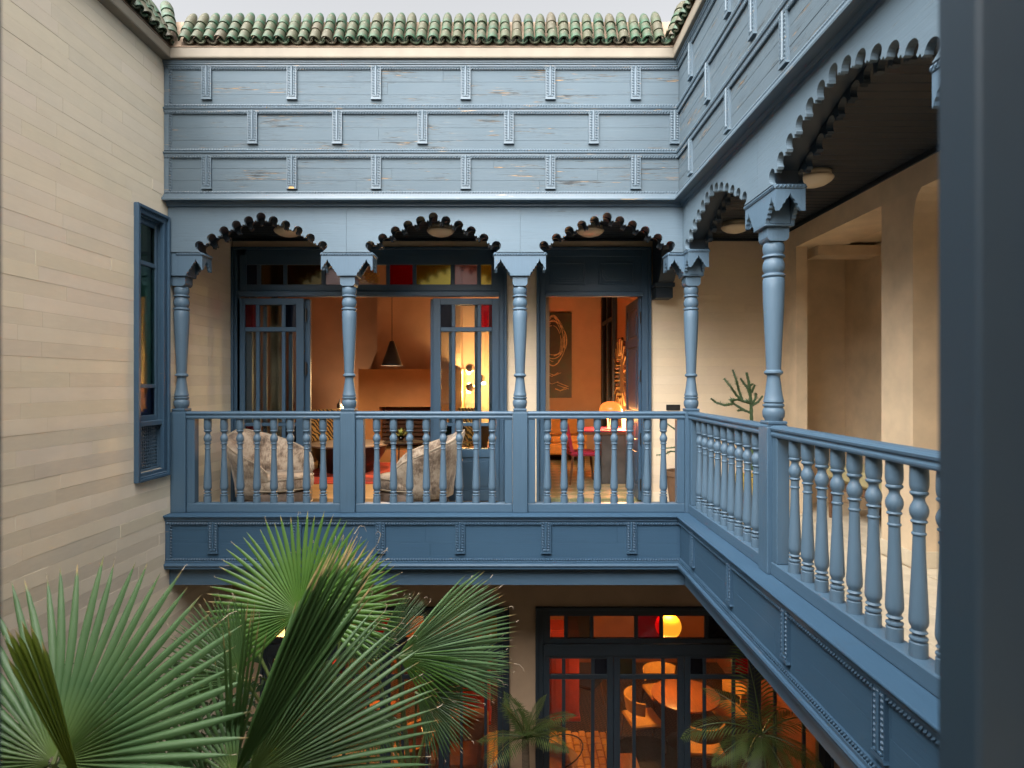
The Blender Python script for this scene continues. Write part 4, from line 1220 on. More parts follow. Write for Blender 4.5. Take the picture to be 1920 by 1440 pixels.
fl_ = thing('floor_lamp', 'chrome floor lamp with three globe heads behind the right glazed leaf', 'lamp', (X(891, 10.8), 10.8, FLOOR))
xl_ = X(892, 10.8)
MB().tube([(xl_, 10.8, FLOOR+.015), (xl_, 10.8, Z(684, 10.8))], .009, 8).lathe([(.14, 0), (.14, .015), (.02, .022)], xl_, 10.8, 24, FLOOR+.001).build('stand', M_chrome, fl_, world=True)
for (hx, hy) in ((881, 690), (900.5, 710), (881, 726)):
    c = (X(hx, 10.8), 10.82, Z(hy, 10.8))
    MB().ball(c, .082, n=18, m=10).tube([c, (xl_, 10.8, c[2]-.005)], .007, 6).build('globe_head', M_chrome, fl_, 'all', world=True)
    MB().ball((c[0]+(.05 if hx > 890 else -.02), 10.87, c[2]-.078), .03).build('bulb', emit('warm lamp face', (1, .70, .36), 22), fl_, 'all', world=True)
    lamp_light('lamp_light', fl_, (c[0]+(.06 if hx > 890 else -.06), 11.02, c[2]-.09), 9, (1, .64, .26), .04)
seat_chair('patterned_chair', (X(622, 10.4), 10.4, FLOOR), R(-60), 'black and gold patterned chair at the far left of the salon', 'chair', M_chev, M_black, .42, .95, .58)
seat_chair('patterned_chair', (X(868, 10.3), 10.3, FLOOR), R(250), 'black and gold patterned chair beside the floor lamp', 'chair', M_chev, M_black, .42, .98, .46)
seat_chair('red_chair', (X(912, 9.3), 9.3, FLOOR), R(180), 'red velvet chair seen through the right glazed leaf', 'chair', M_red, M_black, .45, .86, .42)
seat_chair('olive_chair', (X(876, 8.75), 8.75, FLOOR), R(160), 'olive upholstered chair behind the right armchair', 'chair', plain('olive cloth', (.16, .13, .07), .85, .15), M_black, .44, .84, .42)
tb = thing('round_table', 'round low table with grey top and black drum base in the salon', 'table', (X(655, 9.7), 9.7, FLOOR))
MB().lathe([(.60, .43), (.625, .437), (.625, .455), (.60, .462), (.01, .462)], n=40).build('table_top', M_grey, tb, True)
MB().lathe([(.34, .0), (.42, .1), (.56, .33), (.585, .42), (.56, .43)], n=36).build('base', M_black, tb, True)
tb2 = thing('side_table', 'small black table with thin legs in front of the fireplace', 'table', (X(757, 9.3), 9.3, FLOOR))
MB().lathe([(.30, .50), (.31, .503), (.31, .52), (.29, .526), (.01, .526)], n=32).build('table_top', M_black, tb2, True)
for i in range(3): MB().tube([(.24*math.cos(i*2.1+.4), .24*math.sin(i*2.1+.4), .5), (.28*math.cos(i*2.1+.4), .28*math.sin(i*2.1+.4), 0)], .010, 6).build('leg', M_black, tb2)
vz = thing('table_plant', 'small green sprig in a glass on the black side table', 'plant', (X(752, 9.25), 9.25, FLOOR+.5265))
MB().lathe([(.035, 0), (.04, .02), (.045, .10), (.041, .10), (.036, .02), (.002, .012)], n=16).build('glass', G_clear, vz, 'all')
mb = MB(); r5 = random.Random(5)
for i in range(26):
    a, e, l = r5.uniform(0, 6.28), r5.uniform(.3, 1.4), r5.uniform(.08, .17)
    d = Vector((math.cos(a)*math.cos(e), math.sin(a)*math.cos(e), math.sin(e))); s_ = Vector((-d.y, d.x, .1)).normalized()*.014
    b_0 = Vector((0, 0, .07)); mb.add([b_0, b_0+d*l*.6+s_, b_0+d*l, b_0+d*l*.6-s_], [(0, 1, 2, 3)])
M_sprig = plain('fresh green leaves', (.16, .22, .05), .5, .3)
mb.build('leaves', M_sprig, vz)
rug = MB()
rug.box(X(585, 9.0)-.25, -.85, 8.55, 10.75, FLOOR+.001, FLOOR+.016, .004)
m, N, L, P = newmat('red and orange striped rug')
n1 = noise(N, L, 1.0, stretch=(1.2, 5, 1), detail=4); n2 = noise(N, L, 1.0, stretch=(20, 40, 1), detail=3)
L.new(mixc(N, L, ramp(N, L, n2, [(.4, 0), (.7, .4)]), ramp(N, L, n1, [(.36, (.08, .010, .015)), (.46, (.30, .018, .025)), (.56, (.45, .07, .03)), (.64, (.16, .012, .03))]), (.5, .10, .05)), P.inputs['Base Color']); P.inputs['Roughness'].default_value = .95
ro = rug.build('woven_rug', m); tag(ro, 'red and orange woven rug under the round salon table', 'rug')
# pale curtain gathered at the left of the door set
mb = MB(); vs = []
for i in range(41):
    a = i/40; y = 7.78 + .035*math.sin(a*34)
    vs += [(X(447, 7.75)+.60*a, y, FLOOR+.03), (X(447, 7.75)+.06+.50*a, y+.01*math.sin(a*20), 1.5)]
mb.add(vs, [(2*i, 2*i+1, 2*i+3, 2*i+2) for i in range(14)] + [(2*i, 2*i+1, 2*i+3, 2*i+2) for i in range(26, 40)])
cu = mb.build('curtain', plain('pale linen curtain', (.40, .33, .26), .9, .1, 4), None, 'all'); tag(cu, 'pale linen curtain behind the left glazed leaf', 'curtain')
lt = thing('oil_lantern', 'small dark lantern with a flame behind the patterned chair', 'lantern', (X(637, 10.95), 10.95, -.50))
MB().lathe([(.055, 0), (.06, .01), (.045, .03), (.055, .06), (.05, .10), (.02, .13), (.012, .17), (.004, .19)], n=14).build('body', M_iron, lt, True)
MB().ball((.07, -.02, .06), .016, .016, .03).build('flame', emit('flame', (1, .55, .15), 10), lt, 'all')
lamp_light('flame_light', lt, (.10, -.05, .10), 2, WARM, .03, world=False)
cs = thing('console', 'dark console carrying the lantern at the salon back wall', 'console', (X(640, 11.1), 11.1, FLOOR))
MB().box(-.5, .5, -.2, .2, .88, .925, .006).build('top', M_walnut, cs)
for sx in (-.45, .45):
    for sy in (-.16, .16): MB().box(sx-.02, sx+.02, sy-.02, sy+.02, 0, .879).build('leg', M_walnut, cs)
gl = thing('wall_ornament', 'small gilt scroll ornament seen through the middle transom pane', 'ornament', (X(694, 7.9), 7.9, Z(520, 7.9)))
mb = MB()
for k in range(5):
    for j in range(3):
        mb.tube([(-.10+.05*k+.022*math.cos(a), .004*j, -.05+.045*j+.018*math.sin(a)) for a in [i*.7 for i in range(10)]], .006, 5)
mb.tube([(0, .0, .05), (0, .0, 1.7)], .003, 5)
mb.build('scrollwork', M_gilt, gl)

# ------------------------------------------------------------------ study
dk = thing('desk', 'desk with red top on a dark concrete pedestal in the study', 'desk', (X(1150, 8.7), 8.8, FLOOR))
dx = X(1150, 8.7); x0_, x1_ = X(1095, 8.55)-dx, X(1180, 8.55)-dx
MB().box(x0_, x1_, -.26, .42, .728, .750, .004).build('top', M_crim, dk)
MB().box(x0_+.004, x1_-.004, -.255, .415, .690, .727, .003).build('apron', M_walnut, dk)
MB().box(X(1128, 8.55)-dx, X(1176, 8.55)-dx, -.235, .39, 0, .689, .006).build('pedestal', M_conc, dk)
MB().box(x0_+.02, x0_+.06, .2, .40, 0, .689).build('leg', M_walnut, dk)
lp = thing('mushroom_lamp', 'orange glass mushroom lamp glowing on the desk', 'lamp', (X(1144, 8.75), 8.72, FLOOR+.7505))
m, N, L, P = newmat('glowing orange glass shade'); P.inputs['Base Color'].default_value = (.75, .22, .05, 1); P.inputs['Roughness'].default_value = .2
P.inputs['Emission Color'].default_value = (1, .26, .05, 1); P.inputs['Emission Strength'].default_value = .10
MB().lathe([(.155, .245), (.162, .26), (.158, .30), (.14, .345), (.105, .38), (.05, .40), (.01, .404)], n=32).build('lamp_shade', m, lp, 'all')
MB().lathe([(.085, 0), (.085, .012), (.02, .02)], n=24).build('foot', M_crim, lp, True)
for i in range(3):
    a = i*2.1; MB().tube([(.05*math.cos(a), .05*math.sin(a), .018), (.045*math.cos(a+.8), .045*math.sin(a+.8), .26)], .007, 6).build('stem', emit('glowing stem', (1, .38, .14), .5), lp)
MB().tube([(.02*math.cos(a), 0, .43+.022*math.sin(a)) for a in [i*.53 for i in range(13)]], .004, 5).build('ring', M_iron, lp)
lamp_light('lamp_light', lp, (0, 0, .22), 6, (1, .50, .16), .05, world=False)
lp2 = thing('candle_lamp', 'small bright lamp on the desk below the mirror', 'lamp', (X(1172, 8.98), 8.98, FLOOR+.7505))
MB().lathe([(.04, 0), (.045, .01), (.05, .15), (.045, .17), (.01, .172)], n=20).build('body', emit('glowing peach glass', (1, .50, .24), .45), lp2, 'all')
lamp_light('lamp_light', lp2, (-.02, -.02, .24), 9, (1, .54, .24), .05, world=False)
seat_chair('desk_chair', (X(1092, 8.65), 8.72, FLOOR), R(8), 'crimson desk chair with dark walnut frame drawn up to the desk', 'chair', M_crim, M_walnut, .45, .86, .40)
low_sofa((X(1030, 11.1), 11.2, FLOOR), 0, 'ochre sofa against the back wall of the study', 1.3, M_orange)
pt = thing('painting', 'dark abstract painting with pale looping brush strokes in the study', 'painting', (.8, 11.73, .5))
pz0, pz1, px0, px1 = Z(746, 11.7), Z(586, 11.7), X(1072, 11.7)-1.05, X(1072, 11.7)
m, N, L, P = newmat('dark abstract canvas')
n1 = noise(N, L, 2.2, detail=5)
L.new(ramp(N, L, n1, [(.35, (.018, .016, .012)), (.5, (.05, .04, .018)), (.6, (.03, .055, .022)), (.72, (.16, .02, .02))]), P.inputs['Base Color'])
cv = MB().box(px0, px1, 11.70, 11.748, pz0, pz1, .004).build('canvas', m, pt, world=True)
mb = MB(); r6 = random.Random(6)
cxp, czp = px1-.36, (pz0+pz1)/2+.28
for k in range(34):
    a0 = r6.uniform(-2.4, 2.2); rx_, rz_ = r6.uniform(.13, .27), r6.uniform(.26, .50); l = r6.uniform(.5, 1.3)
    pts = []
    for i in range(8):
        a = a0 + l*i/7
        x = min(max(cxp + rx_*math.cos(a), px0+.02), px1-.02); z = czp + rz_*math.sin(a)
        pts.append((x, 11.699, z))
    mb.tube(pts, r6.uniform(.004, .009), 4)
for k in range(7):
    z = pz0 + r6.uniform(.15, .5); x = cxp + r6.uniform(-.2, .1)
    mb.tube([(x, 11.699, z), (x+.1, 11.699, z-.04), (x+.22, 11.699, z-.06+r6.uniform(-.03, .1))], .006, 4)
mb.build('brush_strokes', plain('ochre oil paint', (.62, .42, .20), .6, .3, 20), pt, world=True)
mr = thing('mirror', 'round mirror in a frame of dark wooden rays on the study side wall', 'mirror', (1.775, 9.85, .09))
mb = MB(); mb.lathe([(.40, 0), (.40, .012), (.001, .012)], n=40)
mm = MB(); mm.add([(-p[2], p[0], p[1]) for p in mb.v], mb.f); mm.build('glass', M_chrome, mr, True)
ray = MB().box(-.045, -.005, -.022, .022, .385, .63, .008).mesh('ray', M_walnut)
M_ray2 = plain('pale bamboo', (.42, .27, .10), .5, .2)
ray2 = MB().box(-.05, -.01, -.010, .010, .36, .60, .004).mesh('ray', M_ray2)
for i in range(36): put('ray', ray if i % 2 else ray2, mr, rot=(R(i*10), 0, 0))
wn = thing('room_window', 'dark framed window on the far end of the study side wall', 'window', (1.77, 11, -.2))
mb = MB()
for a, b in ((10.35, 10.45), (10.95, 11.03), (11.55, 11.65)): mb.box(1.70, 1.778, a, b, FLOOR+.02, 2.0)
for a, b in ((FLOOR+.02, FLOOR+.12), (1.05, 1.12), (1.92, 2.0)): mb.box(1.705, 1.777, 10.45, 10.95, a, b).box(1.705, 1.777, 11.03, 11.55, a, b)
mb.build('frame', M_dark, wn, world=True)
MB().box(1.765, 1.776, 10.45, 10.95, FLOOR+.12, 1.92).build('pane', TINT['o'], wn, world=True)
MB().box(1.765, 1.776, 11.03, 11.55, FLOOR+.12, 1.92).build('pane', TINT['o'], wn, world=True)

# daybed in the side room
db = thing('bench', 'low olive cushioned bench with dark red pillow in the recess of the right gallery', 'bench', (3.62, 5.95, FLOOR))
MB().box(-.30, .31, -.55, .55, .33, .40, .01).build('seat', M_walnut, db)
MB().box(-.30, .30, -.54, .54, .401, .56, .04).build('cushion', plain('olive cloth cover', (.40, .35, .19), .85, .12), db)
MB().box(-.10, .12, -.30, .10, .565, .70, .05).build('pillow', M_red, db)
for sx in (-.26, .26):
    for sy in (-.5, .5): MB().tube([(sx, sy, .33), (sx, sy, 0)], [.025, .016], 8).build('leg', M_walnut, db)

# ------------------------------------------------------------------ dining room on the ground floor
GF = GROUND + .006
def gx(px, py, h=0): # point on a level h above the ground floor
    y = F*(-(GF + h))/(py - 716.0)
    return (px-960)*y/F, y
tx, ty = gx(1285, 1302, .75)
dt = thing('dining_table', 'round orange brown dining table behind the ground floor glass', 'table', (tx, ty, GF))
MB().lathe([(.50, .725), (.515, .73), (.515, .75), (.50, .755), (.01, .755)], n=40).build('table_top', M_oak, dt, True)
MB().lathe([(.28, 0), (.28, .02), (.05, .06), (.045, .68), (.20, .724)], n=24).build('pedestal', M_black, dt, True)
M_yel = plain('mustard upholstery', (.50, .27, .07), .8, .12, 10)
for (cx_, cy_, az, lb) in ((tx-.68, ty-.10, 10, 'mustard chair at the left of the round dining table'), (tx+.02, ty-.80, 88, 'mustard chair in front of the round dining table, back towards the courtyard'),
                        (tx-.20, ty+.72, -80, 'mustard chair behind the round dining table'), (tx+.70, ty+.15, 190, 'mustard chair at the right of the round dining table')):
    seat_chair('dining_chair', (cx_, cy_, GF), R(az), lb, 'chair', M_yel, M_walnut, .46, .80, .50, 'mustard chairs around the dining table', curved=True)
gp = thing('globe_pendant', 'glowing yellow globe pendant above the dining table', 'lamp', (X(1253, 9.5), 9.5, -3.79))
MB().ball((0, 0, 0), .20, .20, .185, 24, 14).build('globe', emit('glowing yellow glass', (1, .40, .025), .13), gp, 'all')
MB().tube([(0, 0, .18), (0, 0, -2.002+3.79)], .006, 6).build('cord', M_iron, gp)
lamp_light('lamp_light', gp, (0, 0, -.30), 8, AMBER, .12, world=False)
lamp_light('lamp_light', gp, (0, 0, .32), 15, (1, .40, .10), .12, world=False)
def cabinet(px0_, px1_, py_, label, h=1.5):
    a, y = gx(px0_, py_); b, _ = gx(px1_, py_)
    t = thing('red_cabinet', label, 'cabinet', ((a+b)/2, y+.2, GF))
    w_ = (b-a)
    M = plain('red lacquer', (.46, .055, .025), .4, .12, 6)
    MB().box(-w_/2, w_/2, -.2, .25, .07, h, .006).build('body', M, t)
    MB().box(-w_/2-.02, w_/2+.02, -.22, .25, 0, .069, .006).build('plinth', M, t)
    for s_ in (-1, 1):
        x0, x1 = (-w_/2+.02, -.005) if s_ < 0 else (.005, w_/2-.02)
        mb = MB().box(x0, x1, -.216, -.2005, .14, h-.03, .004); mb.box(x0+.05, x1-.05, -.224, -.2165, .22, h-.12, .006)
        d = mb.build('door', M, t)
cabinet(1033, 1086, 1352, 'red lacquered cabinet behind the leftmost leaf of the right glazed doors')
cabinet(868, 918, 1358, 'red lacquered cabinet seen past the fan palm through the left glazed doors', 1.2)
a, y = gx(1100, 1325)
seat_chair('black_chair', (a, y, GF), R(150), 'black wooden chair beside the red cabinet of the dining room', 'chair', M_black, M_walnut, .45, .92, .42)
# tufted rug made of plump woven pads
rg = thing('tufted_rug', 'ochre rug of plump tufted blocks on the dining room floor', 'rug', (.5, 9.0, GF))
MB().box(-1.1, 1.12, -.85, .72, .0005, .010).build('backing', M_orange, rg)
M_tuft = plain('ochre wool', (.66, .38, .085), .95, .15, 20)
pad = MB().box(-.052, .052, -.085, .085, .0102, .04, .016).mesh('tuft', M_tuft)
for i in range(20):
    for j in range(9):
        put('tuft', pad, rg, (-1.045+i*.11, -.76+j*.175+(.05 if i % 2 else -.02)*.6, 0), (0, 0, rng.uniform(-.06, .06)), scale=(rng.uniform(.9, 1.02), rng.uniform(.9, 1.02), 1))
rr_ = MB().lathe([(.56, .001), (.56, .014), (.01, .014)], *gx(1215, 1422), 40, GF).build('round_rug', plain('dark woven rug', (.03, .027, .025), .95, .3, 14)); tag(rr_, 'dark round rug in front of the dining chairs', 'rug')
hc_x, hc_y = gx(1050, 1425, .3)
hc = thing('hoop_chair', 'round wicker chair with thin hoop on the tufted rug', 'chair', (hc_x-.1, hc_y, GF))
MB().lathe([(.24, .02), (.30, .15), (.36, .33), (.34, .335), (.27, .18), (.02, .16)], n=28).build('seat', M_tan, hc, True)
MB().tube([(.02+.40*math.cos(a), .40*math.sin(a), .40+.12*math.cos(a)) for a in [i*.2618 for i in range(25)]], .009, 6).build('hoop', M_iron, hc)
st_x, st_y = gx(1176, 1425, .42)
so_ = thing('stool', 'small light wooden stool just inside the right glazed doors', 'stool', (st_x, st_y, GF))
MB().box(-.16, .14, -.25, .16, .39, .42, .008).build('seat', M_oak, so_)
for sx in (-.13, .11):
    for sy in (-.21, .12): MB().box(sx-.018, sx+.018, sy-.018, sy+.018, 0, .389).build('leg', M_oak, so_)
low_sofa((*gx(862, 1425, .3), GF), 0, 'tan leather sofa behind the left glazed doors', .80, M_tan)
ax_, ay_ = gx(785, 1420, .3)
wc = thing('wing_chair', 'orange wing chair with cushion behind the left glazed doors', 'armchair', (ax_, ay_, GF), R(200))
MB().box(-.30, .32, -.30, .30, .16, .42, .05).build('seat', M_orange, wc)
MB().prism([(-.36, .2), (-.20, .2), (-.30, .98), (-.42, 1.02)], -.30, .30).build('backrest', M_orange, wc)
for s_ in (-1, 1): MB().prism([(-.36, .2), (.28, .2), (.28, .58), (-.10, .66), (-.22, .96), (-.40, 1.0)], s_*.31-.03, s_*.31+.03).build('wing', M_orange, wc)
MB().box(-.18, -.06, -.16, .16, .43, .68, .04).build('cushion', M_walnut, wc)
for sx in (-.28, .28):
    for sy in (-.26, .26): MB().tube([(sx, sy, .16), (sx*1.1, sy*1.1, 0)], [.022, .014], 6).build('leg', M_walnut, wc)
bx_, by_ = gx(720, 1322, .42)
cf = thing('coffee_table', 'low ochre bench table behind the fan palms', 'table', (bx_, by_, GF))
MB().box(-.28, .18, -.12, .14, .36, .42, .008).build('top', M_oak, cf)
for sx in (-.25, .15):
    for sy in (-.09, .11): MB().box(sx-.02, sx+.02, sy-.02, sy+.02, 0, .359).build('leg', M_oak, cf)
lx_, ly_ = X(612, 10.2), 10.2
st2 = thing('lamp_table', 'dark side table carrying the white shaded lamp', 'table', (lx_, ly_, GF))
MB().box(-.3, .3, -.2, .2, .55, .60, .006).build('top', M_walnut, st2)
for sx in (-.26, .26):
    for sy in (-.16, .16): MB().box(sx-.02, sx+.02, sy-.02, sy+.02, 0, .549).build('leg', M_walnut, st2)
sl = thing('table_lamp', 'glowing white shaded table lamp seen between the palm leaves', 'lamp', (lx_, ly_, GF+.601))
MB().lathe([(.10, 0), (.10, .02), (.03, .04), (.06, .14), (.02, .25), (.012, .32)], n=20).build('base', M_gilt, sl, True)
MB().lathe([(.20, .26), (.15, .52), (.147, .52), (.197, .26)], n=28).build('lamp_shade', emit('glowing linen shade', (1, .66, .34), .5), sl, 'all')
lamp_light('lamp_light', sl, (0, 0, .40), 36, AMBER, .08, world=False)
lamp_light('lamp_light', sl, (.0, -.05, .70), 34, AMBER, .08, world=False)
# ------------------------------------------------------------------ plants
GAMMA = Vector((0, 0, -1))
M_fan = leafmat('fan palm leaf', (.070, .150, .062), (.112, .205, .090), hub=(.16, .24, .05))
M_fan2 = leafmat('bright fan palm leaf', (.055, .140, .025), (.085, .185, .035), hub=(.10, .22, .03))
M_fan3 = leafmat('dark fan palm leaf', (.035, .075, .030), (.052, .105, .040), hub=(.05, .11, .025), trans=.2)
M_fan4 = leafmat('mid green fan palm leaf', (.045, .100, .035), (.065, .130, .045), hub=(.08, .16, .03))
M_fan5 = leafmat('glossy fan palm leaf', (.085, .175, .075), (.12, .22, .10), hub=(.09, .21, .03))
M_fold = leafmat('dark folded palm leaf', (.032, .078, .022), (.05, .108, .032), hub=(.05, .11, .025), trans=.22, tip0=.86)
M_spear = leafmat('yellow green young leaf', (.085, .125, .014), (.14, .18, .022), trans=.4)
M_petiole = plain('palm leaf stalk', (.10, .14, .04), .5, .2, 8)
M_trunk = plain('fibrous palm trunk', (.10, .07, .045), .9, .35, 14, bumpk=.6, stretch=(1, 1, 5))
def fan(palm, hub, theta, half, Rm, N_, mat, lean=0.0, face=0.0, cup=0.10, droop=.05, split=.52, pleat=.018, seed=0, crown=None, label=None, fold=0.0):
    """one fan leaf. hub: world point; theta: direction of the middle segment in the picture plane (deg, clockwise from up);
    lean: tips towards (+) or away from the viewer; face: turn of the blade about its middle line (deg)"""
    r = random.Random(100+seed)
    th = R(theta); le = R(lean)
    u = Vector((math.sin(th)*math.cos(le), -math.sin(le), math.cos(th)*math.cos(le)))
    side = Vector((math.cos(th), 0, -math.sin(th)))
    n = side.cross(u).normalized()
    if n.y > 0: n = -n
    fa = R(face)
    n2 = (n*math.cos(fa) + side*math.sin(fa)).normalized()
    v = u.cross(n2).normalized()
    if v.dot(side) < 0: v = -v
    mb = MB(); rad = []
    H = R(half)
    for k in range(N_):
        a = -H + 2*H*(k+.5)/N_
        w_ = H/N_
        q = a/max(H, .01)
        Rk = Rm*(1 - .17*abs(q)**2.2)*r.uniform(.93, 1.03)
        bend = r.uniform(-.05, .05); dr = droop*r.uniform(.5, 1.6); tw = r.uniform(-.02, .02)
        dry = r.random() < .45
        ns = 9; base = len(mb.v)
        for i in range(ns+1):
            t = .03 + .97*i/ns
            rr = Rk*t
            if t < split: ww = w_
            else: ww = w_*max(0.0, 1 - (t-split)/(1-split))**.74 * (split/t)**.25
            aa = a + bend*max(0, t-split)
            pl = pleat*Rm*min(1, t/.25)*min(1.0, ww/w_*1.15)
            for s_, h in ((-1, -.5), (0, .5), (1, -.5)):
                an = aa + s_*ww*(1.0 if t < split else .94)
                p = u*math.cos(an)*rr + v*math.sin(an)*rr
                off = n2*(h*pl + cup*Rm*(q*q)*t*t - fold*abs(math.sin(an))*rr + tw*t*Rm)
                p = Vector(hub) + p + off + GAMMA*(dr*Rm*max(0, t-.3)**2)
                mb.v.append(tuple(p)); rad.append(t if dry or t < .9 else .9 + (t-.9)*.6)
        for i in range(ns):
            b = base + i*3
            mb.f += [(b, b+1, b+4, b+3), (b+1, b+2, b+5, b+4)]
    mb.attr = rad
    FRAME[palm.name] = frame(palm)
    o = mb.build('frond', mat, palm, 'all', world=True)
    # the dry threads that curl from some tips
    th_ = MB()
    for k in range(1, N_, 4):
        i0 = (k*(9+1) + 9)*3 + 1
        p = Vector(o.data.vertices[i0].co) + frame(palm).translation
        d = (p - Vector(hub)).normalized(); s2 = Vector((r.uniform(-1, 1), r.uniform(-1, 1), r.uniform(-.6, 1)))
        l = Rm*r.uniform(.02, .07)
        th_.tube([p - d*.004, p + d*l*.5 + s2*l*.15, p + d*l*.7 + s2*l*.5 + GAMMA*l*.2, p + d*l*.7 + s2*l*.7 + GAMMA*l*.5], [.0016, .0013, .001, .0006], 3, cap=False)
    th_.build('dry_thread', M_pipe, o, world=True)['kind'] = 'stuff'
    if crown is not None:
        c = Vector(crown); h = Vector(hub); mid = (c+h)/2 + Vector((0, 0, .05)) + n2*-.04
        MB().tube([c, c.lerp(mid, .6), mid.lerp(h, .4), h, h + u*Rm*.12], [.016, .013, .011, .010, .004], 6).build('stalk', M_petiole, o, world=True)
    if label: o['label'] = label
    return o
def P3(px, py, y): return Vector((X(px, y), y, Z(py, y)))
def palm_root(label, base, group='fan palms of the courtyard'):
    t = thing('fan_palm', label, 'palm', (base[0], base[1], GROUND), 0, group)
    top = Vector(base); r = random.Random(int(base[0]*100))
    pts = [(base[0]+r.uniform(-.03, .03), base[1]+r.uniform(-.03, .03), GROUND + (base[2]-GROUND)*i/8) for i in range(8)] + [tuple(base)]
    MB().tube(pts, [.15, .12, .11, .10, .10, .10, .11, .13, .05], 12).build('trunk', M_trunk, t, 'all', world=True)
    return t
c1 = P3(95, 1740, 2.45)
p1_ = palm_root('grey green fan palm whose broad leaf fills the lower left corner', c1)
fan(p1_, P3(101, 1430, 2.35), 5, 118, .80, 44, M_fan, lean=-26, cup=.10, seed=1, crown=c1, split=.54, pleat=.034, droop=.03)
fan(p1_, P3(160, 1500, 2.15), -16, 5.5, .72, 7, M_spear, lean=6, cup=.0, seed=2, crown=c1, split=.93, pleat=.05, face=38, label='yellow green young leaf still folded, with brown edges')
fan(p1_, P3(40, 1520, 2.5), -70, 60, .6, 24, M_fan3, lean=-15, cup=.1, seed=3, crown=c1)
c2 = P3(455, 1660, 2.85)
p2_ = palm_root('fan palm in the middle with one dark leaf folded upright', c2)
fan(p2_, P3(432, 1470, 2.50), 27, 10.5, 1.12, 22, M_fold, lean=-14, cup=.06, seed=4, crown=c2, split=.62, pleat=.030, face=32, droop=.02, label='dark green leaf folded upright, seen edge on')
fan(p2_, P3(428, 1480, 2.52), 11, 8, .93, 7, M_fold, lean=10, cup=.05, seed=7, crown=c2, split=.36, face=-10)
fan(p2_, P3(462, 1462, 2.75), 62, 50, .94, 32, M_fan, lean=-28, cup=.08, seed=5, crown=c2, split=.58, pleat=.032)
fan(p2_, P3(440, 1460, 2.42), -34, 36, .50, 9, M_fan, lean=-16, cup=.12, seed=6, crown=c2, split=.20)
fan(p2_, P3(400, 1500, 2.9), -75, 50, .55, 22, M_fan3, lean=-20, seed=8, crown=c2)
c3 = P3(590, 1520, 3.75)
p3_ = palm_root('bright green fan palm in front of the balcony fascia', c3)
fan(p3_, P3(562, 1150, 3.45), -8, 128, .58, 50, M_fan2, lean=-12, cup=.10, seed=9, crown=c3, split=.55, pleat=.02)
fan(p3_, P3(612, 1160, 3.62), 34, 86, .51, 40, M_fan2, lean=-8, cup=.06, seed=10, crown=c3, split=.50)
fan(p3_, P3(455, 1270, 3.3), -58, 62, .50, 36, M_fan4, lean=-8, cup=.1, seed=11, crown=c3, split=.6)
fan(p3_, P3(480, 1215, 3.9), -70, 62, .40, 30, M_fan3, lean=-10, cup=.1, seed=12, crown=c3)
fan(p3_, P3(640, 1180, 4.0), 118, 46, .40, 22, M_fan3, lean=10, cup=.1, seed=13, crown=c3)
c4 = P3(770, 1480, 4.5)
p4_ = palm_root('fan palm with a glossy leaf reaching right in front of the ground floor doors', c4)
fan(p4_, P3(745, 1230, 4.0), 80, 40, .86, 34, M_fan5, lean=-22, cup=.08, seed=14, crown=c4, split=.70, pleat=.016, face=4, droop=.04)
fan(p4_, P3(746, 1231, 3.97), 118, 34, .48, 14, M_fan2, lean=-8, cup=.06, seed=15, crown=c4, split=.35)
fan(p4_, P3(700, 1238, 4.25), 38, 20, .55, 24, M_fan3, lean=-25, cup=.12, seed=16, crown=c4, split=.66, face=25)
fan(p4_, P3(838, 1262, 4.5), 84, 40, .50, 28, M_fan, lean=-14, cup=.10, seed=17, crown=c4, split=.6)
fan(p4_, P3(780, 1298, 4.3), 104, 62, .50, 34, M_fan3, lean=16, cup=.12, seed=18, crown=c4, split=.6)
fan(p4_, P3(690, 1330, 4.4), 150, 50, .36, 22, M_fan3, lean=10, cup=.12, seed=19, crown=c4)

